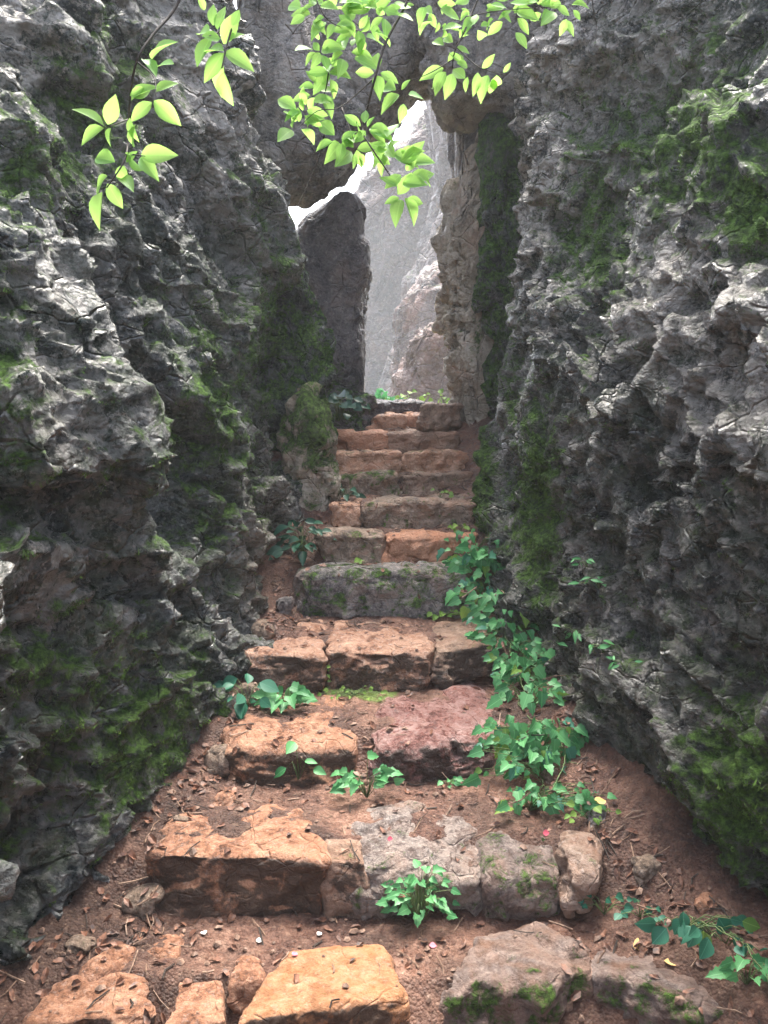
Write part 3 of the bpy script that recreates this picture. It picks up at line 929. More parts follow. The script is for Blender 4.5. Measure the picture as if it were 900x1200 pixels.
def boulder(name, label, cat, outline, Y, thick, mat, seed, n=46, moss=0.0, pale=0.0, stain=0.0, amp=1.0, big=0.3, group=None, lean=0.0, pw=0.55, green=None):
    """outline: photo pixels round the rock, read at distance Y; the rock is thick both ways from there"""
    pts = [at(x, y, Y) for x, y in outline]
    pts = curve_pts([pts[-1]] + pts + [pts[0]], 4)[4:-4]
    cx = sum(p.x for p in pts) / len(pts); cz = sum(p.z for p in pts) / len(pts)
    ang, rad = [], []
    m = len(pts)
    for i in range(m):
        a, b2 = pts[i], pts[(i + 1) % m]
        for t in np.linspace(0, 1, 12, endpoint=False):
            x, z = a.x * (1 - t) + b2.x * t - cx, a.z * (1 - t) + b2.z * t - cz
            ang.append(math.atan2(z, x)); rad.append(math.hypot(x, z))
    o = np.argsort(ang); ang = np.array(ang)[o]; rad = np.array(rad)[o]
    ang = np.concatenate([ang - 2 * np.pi, ang, ang + 2 * np.pi]); rad = np.tile(rad, 3)
    V, F = cgrid(n)
    U = V / np.linalg.norm(V, axis=1, keepdims=True)
    th = np.arctan2(U[:, 2], U[:, 0])
    rr = np.interp(th, ang, rad)
    eq = np.sqrt(U[:, 0] ** 2 + U[:, 2] ** 2)
    s = eq ** pw
    P = np.stack([cx + np.cos(th) * rr * s, Y + thick * np.sign(U[:, 1]) * np.abs(U[:, 1]) ** 0.75, cz + np.sin(th) * rr * s], 1)
    P[:, 1] += lean * (P[:, 2] - cz)
    P = P.astype(np.float32)
    r = float(np.mean(rad))
    K = max(1.0, Y / 7)      # far rocks break in bigger pieces
    fs = [lambda Q: facets(Q + 0.15 * r * vnoise(Q * 2 / r, seed)[:, None], r * 0.75, seed, r * 0.10 * big / 0.3, crack=0.2, cw=0.15),
          lambda Q: facets(Q + 0.03 * K * vnoise(Q * 9 / K, seed)[:, None], 0.17 * K, seed + 1, 0.06 * K * amp, crack=0.3, cw=0.15, stretch=(1, 1, 1.5)),
          lambda Q: facets(Q, 0.06 * K, seed + 2, 0.022 * K * amp, crack=0.3, cw=0.2) + 0.014 * K * amp * fbm(Q * 16 / K, 3, seed + 3, ridged=True)]
    for f in fs:
        N = mesh_normals(P, F)
        P = (P + N * f(P)[:, None]).astype(np.float32)
    c = P.mean(0)
    mo = np.full(len(P), moss)
    if green is not None:
        px, py = to_px(P)
        mo = mo + gauss_px(px, py, green)
    one = np.ones(len(P))
    ob = link(name, np_mesh(name, P - c, F, dict(moss=mo, pale=pale * one, stain=stain * one)), M[mat])
    ob.location = c
    return tag(ob, label, cat, group)


boulder('mossy_boulder', 'upright mossy boulder at the foot of the left wall beside the middle steps', 'boulder',
        [(348, 470), (362, 455), (380, 475), (390, 520), (393, 570), (386, 620), (350, 640), (338, 600), (335, 520)], 5.1, 0.22, 'pale', 401, moss=0.25, stain=0.2,
        green=[(365, 500, 30, 50, 0.5)])
boulder('mossy_slab', 'tall green mossy slab behind the left wall beside the standing stone', 'boulder',
        [(325, 300), (350, 295), (366, 330), (378, 380), (384, 440), (386, 520), (330, 560), (265, 520), (262, 400), (285, 320)], 5.45, 0.2, 'wall_l', 402, moss=0.45)
boulder('standing_stone', 'tall rounded standing stone at the left side of the misty gap', 'standing stone',
        [(403, 230), (417, 240), (427, 268), (433, 310), (431, 350), (427, 400), (426, 440), (428, 500), (380, 520), (352, 500), (360, 380), (348, 300), (351, 268), (378, 250)],
        6.35, 0.26, 'boulder', 403, moss=-0.1, stain=0.12, amp=0.6, big=0.16, pw=0.5, green=[(395, 460, 40, 50, 0.5)])
boulder('ledge_rock', 'dark low rock with plants at the foot of the standing stone', 'boulder',
        [(352, 470), (385, 462), (430, 468), (440, 485), (436, 520), (350, 540), (340, 500)], 5.95, 0.25, 'boulder', 411, moss=0.3)
# wedged boulders bridging the walls
boulder('wedged_boulder', 'dark hanging boulder wedged high against the left wall', 'boulder',
        [(285, -60), (340, -80), (372, 60), (402, 120), (428, 150), (412, 190), (385, 215), (345, 230), (300, 225), (270, 100)], 6.0, 0.45, 'lintel', 404, moss=0.0, big=0.2, amp=0.7)
boulder('wedged_boulder', 'big brown boulder bridging the top of the gap behind the leaves', 'boulder',
        [(340, -90), (500, -120), (590, -60), (560, 40), (520, 90), (492, 102), (475, 130), (440, 165), (405, 170), (380, 130), (345, 30)], 6.35, 0.5, 'lintel', 405, stain=0.12, pale=0.3, big=0.25, amp=0.7)
boulder('wedged_boulder', 'smaller grey boulder wedged against the right wall above the gap', 'boulder',
        [(470, -60), (620, -80), (640, 60), (630, 150), (580, 142), (545, 138), (520, 128), (500, 92), (495, 40)], 5.85, 0.4, 'lintel', 406, pale=0.3, big=0.2, amp=0.8)
boulder('rock_pillar', 'blue shadowed rock post carrying the wedged boulder on the right', 'rock pillar',
        [(532, 120), (600, 110), (620, 300), (600, 520), (545, 520), (540, 400), (533, 250)], 6.7, 0.3, 'boulder', 407, big=0.15, amp=0.8)
boulder('rock_pillar', 'pale pinkish rock buttress behind the right wall beside the upper steps', 'rock pillar',
        [(536, 190), (560, 165), (600, 200), (660, 400), (660, 580), (545, 580), (532, 480), (526, 420), (522, 330), (525, 250)], 6.1, 0.3, 'pale', 408, pale=0.1, big=0.3, stain=0.15, amp=1.5, green=[(560, 400, 14, 90, 0.35)])
boulder('rock_pillar', 'narrow dark green column of rock between the pale buttress and the right wall', 'rock pillar',
        [(574, 130), (600, 120), (640, 300), (640, 520), (590, 500), (574, 400), (572, 250)], 5.75, 0.15, 'wall_r', 409, moss=0.5, big=0.3, amp=1.4)
# beyond the gap
boulder('crag', 'pink brown crag in light mist just beyond the top of the stair', 'crag',
        [(478, 400), (498, 375), (515, 372), (540, 355), (600, 350), (610, 520), (470, 520), (466, 440)], 16, 0.9, 'far', 421, amp=0.8, stain=0.3)
boulder('crag', 'grey blue crag with a pointed top standing behind the pink brown crag', 'crag',
        [(530, 295), (600, 290), (620, 500), (466, 500), (464, 430), (470, 365), (495, 330)], 28, 1.6, 'far', 422, amp=0.8)
boulder('crag', 'tall pale cliff fading into the mist beyond the gap', 'crag',
        [(505, 110), (560, 60), (700, 60), (720, 520), (450, 520), (470, 400), (490, 320), (512, 240), (520, 170)], 44, 5, 'far_cliff', 423, amp=0.8, big=0.4)
boulder('crag', 'faint lavender cliff furthest back in the mist', 'crag',
        [(395, 275), (425, 225), (462, 180), (495, 150), (560, 110), (680, 150), (700, 520), (380, 520), (385, 380)], 58, 5, 'far_cliff', 424, amp=0.8, big=0.4)

# ------------------------------------------------------------------ leaves and plants
def leaf_mesh(name, L, W, kind='ovate', cup=0.15, droop=0.2, seg=6):
    """leaf along +Y from the origin, face up; kept to a few dozen triangles"""
    V, F = [], []
    if kind == 'ovate':
        prof = [(0, 0), (0.08, 0.35), (0.22, 0.78), (0.40, 1.0), (0.58, 0.93), (0.76, 0.62), (0.9, 0.27), (1, 0)]
    elif kind == 'lance':
        prof = [(0, 0), (0.12, 0.4), (0.3, 0.85), (0.5, 1.0), (0.7, 0.7), (0.88, 0.3), (1, 0)]
    else:  # lobed
        prof = [(0, 0.0), (-0.04, 0.5), (0.08, 0.92), (0.2, 0.78), (0.33, 1.0), (0.44, 0.72), (0.55, 0.55), (0.68, 0.6), (0.78, 0.33), (0.9, 0.14), (1, 0)]
    rows = []
    for t, w in prof:
        z0 = -droop * L * max(t, 0) ** 2
        y = t * L
        hw = w * W / 2
        if w == 0:
            rows.append([len(V)]); V.append((0, y, z0))
        else:
            mid_y = max(t, 0.02) * L
            rows.append([len(V), len(V) + 1, len(V) + 2])
            V += [(-hw, y, z0 + cup * hw * 1.4), (0, mid_y, z0), (hw, y, z0 + cup * hw * 1.4)]
    for a, b2 in zip(rows[:-1], rows[1:]):
        if len(a) == 1: F += [(a[0], b2[1], b2[0]), (a[0], b2[2], b2[1])]
        elif len(b2) == 1: F += [(a[0], a[1], b2[0]), (a[1], a[2], b2[0])]
        else: F += [(a[0], a[1], b2[1]), (a[0], b2[1], b2[0]), (a[1], a[2], b2[2]), (a[1], b2[2], b2[1])]
    me = bpy.data.meshes.new(name)
    me.from_pydata(V, [], F)
    me.update()
    me.polygons.foreach_set('use_smooth', np.ones(len(me.polygons), bool))
    return me


def variants(kind, mat, n, cup=(0.1, 0.45), droop=(0.05, 0.35), wr=(0.48, 0.62)):
    out = []
    for i in range(n):
        me = leaf_mesh('leaf', 1.0, rnd.uniform(*wr), kind, rnd.uniform(*cup), rnd.uniform(*droop))
        me.materials.append(mat)
        out.append(me)
    return out


LV = {}
def leafset(kind, mat, size, **kw):
    """five shared meshes at a fixed real size"""
    key = (kind, mat, size)
    if key not in LV:
        out = []
        for i in range(5):
            wr = kw.get('wr', (0.48, 0.62))
            me = leaf_mesh('leaf', size, size * rnd.uniform(*wr), kind, rnd.uniform(0.1, 0.5), rnd.uniform(0.05, 0.4))
            me.materials.append(M[mat]); out.append(me)
        LV[key] = out
    return LV[key]


def orient(dirv, face, roll=0.0):
    """matrix with local Y along dirv and local Z as near face as it can"""
    y = Vector(dirv).normalized()
    z = Vector(face) - y * Vector(face).dot(y)
    if z.length < 1e-4: z = y.orthogonal()
    z.normalize()
    x = y.cross(z)
    m = Matrix((x, y, z)).transposed()
    return m @ Matrix.Rotation(roll, 3, 'Y')


def put_leaf(parent, pos, dirv, face, kind, mat, size, scale=1.0, roll=0.0, wr=(0.48, 0.62)):
    me = rnd.choice(leafset(kind, mat, size, wr=wr))
    o = bpy.data.objects.new('leaf', me)
    col.objects.link(o)
    o.parent = parent
    m = orient(dirv, face, roll).to_4x4()
    sc_ = scale * rnd.uniform(0.92, 1.08)
    o.matrix_local = Matrix.Translation(Vector(pos) - parent.location) @ m @ Matrix.Scale(sc_, 4)
    return o


def tube(name, paths, mat, parent, sides=6):
    """paths: lists of (point, radius); one mesh"""
    V, F = [], []
    org = parent.location if parent else Vector((0, 0, 0))
    for path in paths:
        base = len(V)
        for i, (p, r) in enumerate(path):
            a = path[max(i - 1, 0)][0]; b2 = path[min(i + 1, len(path) - 1)][0]
            t = (Vector(b2) - Vector(a)).normalized()
            u = t.orthogonal().normalized() if i == 0 else (u - t * u.dot(t)).normalized()
            w = t.cross(u)
            for k in range(sides):
                q = Vector(p) + (u * math.cos(2 * math.pi * k / sides) + w * math.sin(2 * math.pi * k / sides)) * r - org
                V.append(q)
        m = len(path)
        for i in range(m - 1):
            for k in range(sides):
                k2 = (k + 1) % sides
                F.append((base + i * sides + k, base + i * sides + k2, base + (i + 1) * sides + k2, base + (i + 1) * sides + k))
        F.append(tuple(base + k for k in range(sides))[::-1])
        F.append(tuple(base + (m - 1) * sides + k for k in range(sides)))
    me = bpy.data.meshes.new(name)
    me.from_pydata([tuple(v) for v in V], [], F)
    me.update()
    return link(name, me, mat, parent)


def jit(s):
    return Vector((rnd.uniform(-s, s), rnd.uniform(-s, s), rnd.uniform(-s, s)))


# hanging leafy branches: px leaves are (base px, tip px)
def hanging(label, stems, leaves, Y, up_px, leaf_extra=()):
    """stems: list of polylines in photo pixels; first one starts at the top and runs out of the picture"""
    top = at(*stems[0][0], Y)
    root = empty('leafy_branch', top)
    tag(root, label, 'branch', 'branches hanging over the gap')
    paths = []
    for j, st in enumerate(stems):
        P = [at(x, y, Y + (0.03 * math.sin(i * 1.7 + j))) for i, (x, y) in enumerate(st)]
        C = curve_pts(P, 5)
        r0 = 0.0028 if j == 0 else 0.0013
        paths.append([(p, r0 * (1 - 0.65 * i / len(C))) for i, p in enumerate(C)])
    tube('stem', paths, M['twig'], root)
    for lf in leaves:
        (bx, by), (tx, ty) = lf[0], lf[1]
        b0 = at(bx, by, Y + rnd.uniform(-0.02, 0.02))
        t0 = at(tx, ty, Y + rnd.uniform(-0.035, 0.035))
        d = t0 - b0
        face = Vector((rnd.uniform(-0.5, 0.5), -1.0, rnd.uniform(-0.1, 0.7)))
        put_leaf(root, b0, d, face, 'ovate', 'leaf_top', 0.05, min(d.length, 0.058) * 0.93 / 0.05, roll=rnd.uniform(-0.35, 0.35), wr=(0.44, 0.56))
    return root


# left branch
L1 = [((122, 148), (84, 118)), ((122, 150), (85, 168)), ((126, 146), (137, 106)), ((130, 150), (124, 172)), ((152, 112), (178, 105)), ((154, 118), (182, 92)),
      ((178, 70), (200, 36)), ((185, 78), (204, 70)), ((168, 70), (185, 82)), ((182, 108), (208, 92)), ((180, 118), (213, 147)), ((178, 120), (150, 142)),
      ((152, 138), (160, 172)), ((158, 172), (150, 148)), ((135, 190), (103, 178)), ((150, 178), (162, 205)), ((165, 182), (225, 178)), ((165, 184), (190, 216)),
      ((148, 190), (160, 176)), ((140, 208), (155, 216)), ((126, 206), (99, 234)), ((126, 215), (146, 249)), ((120, 225), (106, 270)), ((138, 196), (150, 212))]
hanging('sprig of bright green leaves hanging by a thin dark twig before the left wall',
        [[(230, -60), (208, 5), (180, 40), (160, 72), (152, 120), (150, 165), (145, 190), (125, 220)], [(160, 72), (180, 90), (183, 115)], [(150, 140), (128, 148)], [(148, 180), (170, 183)]],
        L1, 1.5, None)
L2 = [((262, 52), (283, 0)), ((250, 30), (248, 0)), ((246, 40), (222, 30)), ((248, 42), (226, 78)), ((262, 60), (233, 54)), ((262, 62), (224, 115)), ((260, 70), (252, 134)),
      ((262, 62), (300, 78)), ((268, 48), (287, 35)), ((258, 45), (236, 40)), ((262, 84), (268, 136)), ((255, 35), (262, 5)), ((240, 12), (232, -8)), ((272, 30), (282, 8))]
hanging('short spray of bright leaves hanging between the left sprig and the gap',
        [[(292, -70), (282, 0), (268, 45), (260, 80)], [(275, 20), (255, 38), (245, 42)]], L2, 1.45, None)
# centre branch: clusters of leaves along twigs
def cluster(cx, cy, n, r, lo=20, hi=34, spread=(0, 2 * math.pi)):
    out = []
    for i in range(n):
        a = spread[0] + (spread[1] - spread[0]) * (i + rnd.uniform(-0.3, 0.3)) / n
        rr = rnd.uniform(0.0, r)
        bx, by = cx + rr * math.cos(a), cy + rr * math.sin(a) * 0.9
        ll = rnd.uniform(lo, hi)
        a2 = a + rnd.uniform(-0.5, 0.5)
        out.append(((bx, by), (bx + ll * math.cos(a2), by + ll * 0.8 * math.sin(a2))))
    return out


L3 = (cluster(392, 8, 16, 36, 18, 30) + cluster(440, 8, 12, 34, 18, 28) + cluster(375, 60, 8, 16, 18, 26) + cluster(420, 35, 10, 24) + cluster(355, 130, 9, 18) + cluster(372, 105, 7, 14) + cluster(385, 85, 6, 14) + cluster(430, 150, 7, 18) +
      cluster(418, 175, 9, 20) + cluster(400, 165, 6, 14) + cluster(455, 175, 8, 16) + cluster(470, 110, 5, 20) + cluster(440, 85, 5, 18) + cluster(405, 60, 7, 18) +
      [((466, 228), (485, 200)), ((468, 232), (448, 238)), ((470, 234), (460, 262)), ((476, 234), (500, 238)), ((474, 232), (492, 262)), ((470, 205), (448, 222)), ((472, 215), (500, 212)),
       ((488, 205), (512, 215)), ((478, 190), (518, 184)), ((470, 190), (500, 165)), ((462, 185), (448, 165)), ((480, 210), (516, 200)), ((466, 218), (446, 206)), ((476, 200), (490, 180))] +
      cluster(350, 145, 5, 12, 18, 26) + cluster(362, 12, 5, 16, 16, 26) + cluster(450, 20, 5, 22, 18, 28))
hanging('dense spray of bright young leaves hanging before the boulders and the white gap',
        [[(500, -60), (478, 0), (452, 50), (440, 90), (432, 120), (425, 150), (430, 165), (450, 195), (470, 225)], [(440, 90), (400, 125), (372, 130), (350, 150)], [(400, 125), (415, 165)],
         [(360, -40), (375, 10), (395, 30), (430, 38)], [(343, 40), (352, 28), (370, 15)], [(385, 85), (380, 110), (365, 130)], [(380, 158), (372, 190), (345, 250)]], L3, 1.75, None)
L4 = (cluster(515, 25, 6, 14, 16, 26) + cluster(535, 55, 6, 18, 14, 24) + cluster(600, 12, 12, 30, 18, 30) + cluster(570, 5, 9, 24, 16, 26) + cluster(660, 4, 8, 24, 16, 26) + cluster(500, 4, 9, 24, 18, 28) + cluster(555, 30, 6, 18, 16, 26) + cluster(645, 8, 7, 24, 18, 28) + cluster(620, 5, 5, 14, 14, 26) +
      [((520, 80), (490, 92)), ((522, 84), (508, 108)), ((530, 86), (520, 126)), ((545, 92), (528, 78)), ((548, 90), (544, 108)), ((560, 85), (556, 112)), ((572, 88), (560, 118)), ((578, 92), (575, 112)),
       ((590, 85), (600, 72)), ((582, 88), (580, 105)), ((548, 78), (535, 72)), ((520, 95), (498, 100)), ((565, 80), (582, 62)), ((540, 72), (527, 60))])
hanging('wide spray of yellow green leaves across the top before the right wall',
        [[(600, -70), (560, 0), (545, 35), (533, 60), (530, 80)], [(535, 55), (560, 78), (590, 88)], [(545, 20), (590, 12), (650, 8)], [(530, 70), (505, 85), (480, 95)], [(692, -30), (695, 10), (699, 30), (697, 55)]], L4, 1.95, None)


# ground plants -------------------------------------------------------------
def leafy_plant(name, label, cat, centre, n, spread, mat, size, kind='lobed', height=0.08, group=None, lean=(0, 0, 0), wr=(0.75, 0.95), face=(0, -0.75, 0.8), stem_mat='stem', sc=(0.6, 1.1), flat=0.5):
    """upright tuft: stems rise from one root and carry leaves"""
    c = Vector(centre)
    root = empty(name, c)
    tag(root, label, cat, group)
    paths = []
    for i in range(n):
        a = rnd.uniform(0, 2 * math.pi)
        r = math.sqrt(rnd.random()) * spread
        tip = c + Vector((r * math.cos(a), r * math.sin(a) * flat, height * rnd.uniform(0.25, 1.0) * (1.15 - r / spread * 0.5))) + Vector(lean) * rnd.random()
        mid = c.lerp(tip, 0.5) + Vector((0, 0, height * 0.25))
        paths.append([(c, 0.0016), (mid, 0.0012), (tip, 0.0008)])
        out = Vector((math.cos(a), math.sin(a) * 0.6 - 0.35, rnd.uniform(-0.5, 0.3)))
        put_leaf(root, tip, out, Vector(face) + jit(0.45), kind, mat, size, rnd.uniform(*sc), wr=wr)
    tube('stem', paths, M[stem_mat], root, 4)
    return root


def vine(name, label, cat, path, n, width, mat, size, group=None, kind='lobed', wr=(0.75, 0.95), thick=0.07):
    """leaves carried along trailing stems; path: world points"""
    root = empty(name, path[0])
    tag(root, label, cat, group)
    P = curve_pts(path, 6)
    stems = []
    for k in range(3):
        o = jit(width * 0.35)
        o.z = abs(o.z)
        stems.append([(p + o + jit(0.008), 0.0022) for p in P])
    small = []
    knots = [(rnd.uniform(0, len(P) - 1.001), rnd.uniform(-0.8, 0.8), rnd.random()) for _ in range(max(8, n // 5))]
    for i in range(n):
        kt, ku, kw = rnd.choice(knots)
        t = min(max(kt + rnd.gauss(0, 0.9), 0), len(P) - 1.001)
        a = P[int(t)].lerp(P[int(t) + 1], t % 1)
        u = max(-1.1, min(1.1, ku + rnd.gauss(0, 0.28)))
        w = min(1, max(0, kw + rnd.gauss(0, 0.25)))
        tip = a + Vector((u * width, -w * thick * 0.8, (0.15 + 0.85 * w) * rnd.uniform(0.3, 1.0) * thick + 0.012))
        small.append([(a, 0.0016), (a.lerp(tip, 0.6) + Vector((0, 0, 0.02)), 0.0012), (tip, 0.0008)])
        d = Vector((u * 1.2, -0.5, rnd.uniform(-1.0, 0.1)))
        mt = mat if rnd.random() > 0.16 else rnd.choice(['leaf_weed', 'leaf_teal'])
        put_leaf(root, tip, d + jit(0.4), Vector((0.0, -0.8, 0.75)) + jit(0.6), kind, mt, size, rnd.choice([0.45, 0.6, 0.8, 0.95, 1.15]), wr=wr)
    tube('stem', stems + small, M['stem'], root, 4)
    return root


def G(px, py, z, dz=0.02):
    p = on_z(px, py, z)
    p.z = float(ground_z(p.x, p.y)) + dz
    return p


def gp(px, py, lift=0.0):
    """where the view ray through a pixel meets the ground"""
    d = ray(px, py)
    o = Vector((0, 0, EYE))
    t = 1.0
    while t < 9:
        p = o + d * t
        if p.z < float(ground_z(p.x, p.y)) + 0.005: break
        t += 0.01
    p = o + d * t
    p.z += lift
    return p


vine('ivy_vine', 'upper cluster of the leafy vine, beside the fifth and sixth steps', 'vine', [gp(555, 640), gp(565, 665), gp(572, 690), gp(585, 722)], 230, 0.19, 'leaf_vine', 0.062, 'leafy vines along the right wall', thick=0.13)
vine('ivy_vine', 'middle cluster of the leafy vine, hanging beside the fourth step', 'vine', [gp(590, 735), gp(600, 765), gp(610, 800), gp(622, 830)], 220, 0.15, 'leaf_vine', 0.058, 'leafy vines along the right wall', thick=0.13)
vine('ivy_vine', 'lowest and widest cluster of the leafy vine, right of the red stone', 'vine', [gp(600, 860), gp(630, 880), gp(640, 910), gp(620, 950)], 230, 0.22, 'leaf_vine', 0.056, 'leafy vines along the right wall', thick=0.13)
leafy_plant('leafy_weed', 'bushy bright green weed growing before the second step', 'plant', gp(492, 1082), 70, 0.105, 'leaf_vine', 0.036, 'lobed', 0.19)
leafy_plant('leafy_weed', 'green weed with rounded leaves under the red stone of the third step', 'plant', gp(430, 935), 22, 0.11, 'leaf_vine', 0.055, 'lobed', 0.14)
leafy_plant('leafy_weed', 'seedling with three oval leaves under the tan stone of the third step', 'plant', gp(350, 916), 6, 0.06, 'leaf_vine', 0.07, 'ovate', 0.2, wr=(0.6, 0.7))
leafy_plant('leafy_weed', 'tiny seedling on the soil between the red stone and the vine', 'plant', gp(526, 922), 7, 0.03, 'leaf_vine', 0.025, 'ovate', 0.05)
leafy_plant('leafy_weed', 'dark leaved plant against the left wall at the fourth step', 'plant', gp(290, 830), 18, 0.11, 'leaf_teal', 0.075, 'ovate', 0.13, wr=(0.6, 0.75))
leafy_plant('leafy_weed', 'lobed green plant just left of the moss strip below the fourth step', 'plant', gp(335, 828), 20, 0.09, 'leaf_vine', 0.065, 'lobed', 0.09)
leafy_plant('creeping_plant', 'dark glossy plant in the corner of the left wall and the fifth step', 'plant', gp(355, 655), 32, 0.13, 'leaf_dark', 0.085, 'ovate', 0.22, wr=(0.5, 0.6))
leafy_plant('creeping_plant', 'small dark plant at the left end of the eighth step', 'plant', gp(404, 585), 14, 0.07, 'leaf_dark', 0.07, 'ovate', 0.09, wr=(0.5, 0.6))
leafy_plant('creeping_plant', 'dark leafy clump at the foot of the standing stone', 'plant', at(398, 492, 5.7), 40, 0.14, 'leaf_dark', 0.075, 'ovate', 0.2)
for (x, y, n, s_, h, sz, lab) in [
        (480, 652, 7, 0.05, 0.06, 0.045, 'little green sprout on the lip of the fifth step'),
        (400, 655, 8, 0.06, 0.05, 0.04, 'pale green weeds at the left end of the fifth step'),
        (425, 660, 5, 0.04, 0.03, 0.04, 'small flat pale weed near the middle of the fifth step'),
        (545, 700, 16, 0.08, 0.1, 0.045, 'yellow green weeds at the right end of the fifth step'),
        (520, 722, 14, 0.09, 0.04, 0.04, 'low yellow green weeds on the fourth step beside the vine'),
        (515, 585, 7, 0.07, 0.06, 0.035, 'yellow green weeds at the right of the eighth step'),
        (540, 622, 8, 0.06, 0.04, 0.035, 'small weeds at the right of the seventh step'),
        (468, 800, 20, 0.06, 0.10, 0.022, 'upright weed with tiny leaves at the foot of the fourth step'),
        (378, 806, 10, 0.03, 0.12, 0.02, 'thin weed with tiny leaves beside the lobed green plant'),
        (415, 815, 26, 0.14, 0.03, 0.02, 'mat of tiny yellow green weeds on the third step'),
        (690, 960, 12, 0.09, 0.06, 0.03, 'small sprout by the fallen tan leaf under the vine'),
        (520, 470, 10, 0.14, 0.10, 0.05, 'pale weeds growing behind the topmost step'),
        (480, 466, 9, 0.12, 0.06, 0.05, 'faint low weeds in the misty opening')]:
    c = gp(x, y) if y > 475 else at(x, y + 3, 6.4)
    leafy_plant('small_weed', lab, 'weed', c, n, s_, 'leaf_weed', sz, 'ovate', h, group='small weeds on the steps')
# right corner creeper
vine('creeper', 'creeper with teal leaves trailing in the bottom right corner', 'creeper', [gp(800, 1085), gp(840, 1100), gp(870, 1120), gp(900, 1160)], 26, 0.10, 'leaf_teal', 0.05, kind='ovate', wr=(0.7, 0.9), thick=0.09)
leafy_plant('small_weed', 'sprouts with round leaves between the wall and the yellow fallen leaf', 'weed', gp(708, 1072), 11, 0.07, 'leaf_teal', 0.028, 'ovate', 0.08, group='small weeds on the steps', wr=(0.8, 1))
leafy_plant('small_weed', 'low sprout beside the bottom right creeper', 'weed', gp(750, 1075), 8, 0.08, 'leaf_teal', 0.03, 'ovate', 0.05, group='small weeds on the steps', wr=(0.8, 1))
leafy_plant('leafy_weed', 'lobed green plant at the very corner of the picture under the creeper', 'plant', gp(875, 1155), 14, 0.08, 'leaf_vine', 0.05, 'lobed', 0.08)


# sprigs rooted on the right wall: cast rays at the real wall
dg = bpy.context.evaluated_depsgraph_get()
dg.update()
def hit(px, py):
    ok, loc, nor, *_ = sc.ray_cast(dg, Vector((0, 0, EYE)), ray(px, py).normalized())
    return (loc, nor) if ok else (at(px, py, 3.4), Vector((-1, 0, 0)))


for (x, y, n, s_, sz, lab) in [(688, 665, 6, 0.05, 0.04, 'two leafed sprig growing from a crack halfway up the right wall'),
                               (702, 690, 7, 0.05, 0.045, 'sprig of narrow leaves hanging on the right wall below the first sprig'),
                               (678, 745, 9, 0.07, 0.055, 'leaning sprig with grey green leaves low on the right wall'),
                               (708, 765, 5, 0.035, 0.05, 'single dark leaved shoot on the right wall'),
                               (732, 785, 6, 0.04, 0.04, 'star shaped green sprout low on the right wall'),
                               (655, 757, 5, 0.04, 0.05, 'small shoot at the foot of the right wall beside the vine')]:
    loc, nor = hit(x, y)
    leafy_plant('wall_sprig', lab, 'sprig', loc, n, s_, 'leaf_vine', sz, 'lance', 0.06, group='sprigs on the right wall', lean=(-0.05, -0.03, 0), wr=(0.3, 0.4), flat=0.6)

# ------------------------------------------------------------------ litter
def litter(name, n, mk, mat, where, label):
    V, F = [], []
    for i in range(n):
        x, y = where()
        z = float(ground_z(x, y))
        ok, loc, nor, _i, hit_o, _m = sc.ray_cast(dg, Vector((x, y, z + 0.35)), Vector((0, 0, -1)))
        if not ok or loc.z < z - 0.1 or nor.z < 0.35: continue
        if hit_o.name != 'ground' and rnd.random() < 0.7: continue
        vs, fs = mk()
        m = (Matrix.Translation(loc + Vector((0, 0, 0.002))) @ nor.to_track_quat('Z', 'Y').to_matrix().to_4x4() @ Matrix.Rotation(rnd.uniform(0, 6.28), 4, 'Z'))
        b0 = len(V)
        V += [tuple(m @ Vector(v)) for v in vs]
        F += [tuple(b0 + k for k in f) for f in fs]
    me = bpy.data.meshes.new(name)
    me.from_pydata(V, [], F); me.update()
    o = link(name, me, mat, smooth=False)
    return tag(o, label, kind='stuff')


def mk_leaf():
    L, W = rnd.uniform(0.018, 0.05), rnd.uniform(0.010, 0.022)
    a, b2, c_ = [rnd.uniform(0.0, 0.012) for _ in range(3)]
    return [(-L / 2, 0, a), (-L / 5, W / 2, b2), (L / 4, W / 2.2, c_), (L / 2, 0, 0.003), (L / 4, -W / 2.2, b2), (-L / 5, -W / 2, c_), (0, 0, 0.001)], \
           [(0, 6, 1), (1, 6, 2), (2, 6, 3), (3, 6, 4), (4, 6, 5), (5, 6, 0)]


def mk_twig():
    L = rnd.uniform(0.03, 0.11); r = rnd.uniform(0.0012, 0.003); k = rnd.uniform(-0.012, 0.012)
    V = []
    for x, o in ((-L / 2, 0), (0, k), (L / 2, 0)):
        for a in range(4):
            V.append((x, o + r * math.cos(a * math.pi / 2), r + r * math.sin(a * math.pi / 2)))
    F = [(i * 4 + a, i * 4 + (a + 1) % 4, i * 4 + 4 + (a + 1) % 4, i * 4 + 4 + a) for i in (0, 1) for a in range(4)]
    return V, F


def mk_pebble():
    r = rnd.choice([0.004, 0.006, 0.009, 0.014]) * rnd.uniform(0.7, 1.2)
    V = []
    for (x, y, z) in ((1, 0, 0), (0.4, 0.9, 0.1), (-0.8, 0.6, 0), (-1, -0.4, 0.1), (0.1, -1, 0), (0.1, 0.1, 0.9), (0, 0, -0.5)):
        V.append((x * r * rnd.uniform(0.8, 1.3), y * r * rnd.uniform(0.7, 1.1), (z * rnd.uniform(0.5, 0.9) + 0.2) * r))
    F = [(i, (i + 1) % 5, 5) for i in range(5)] + [((i + 1) % 5, i, 6) for i in range(5)]
    return V, F


def where_path():
    y = rnd.choice([rnd.uniform(1.9, 3.2), rnd.uniform(1.9, 4.4), rnd.uniform(4, 6)])
    return rnd.uniform(-1.1, 1.15) * (1 if y < 3 else 0.75), y


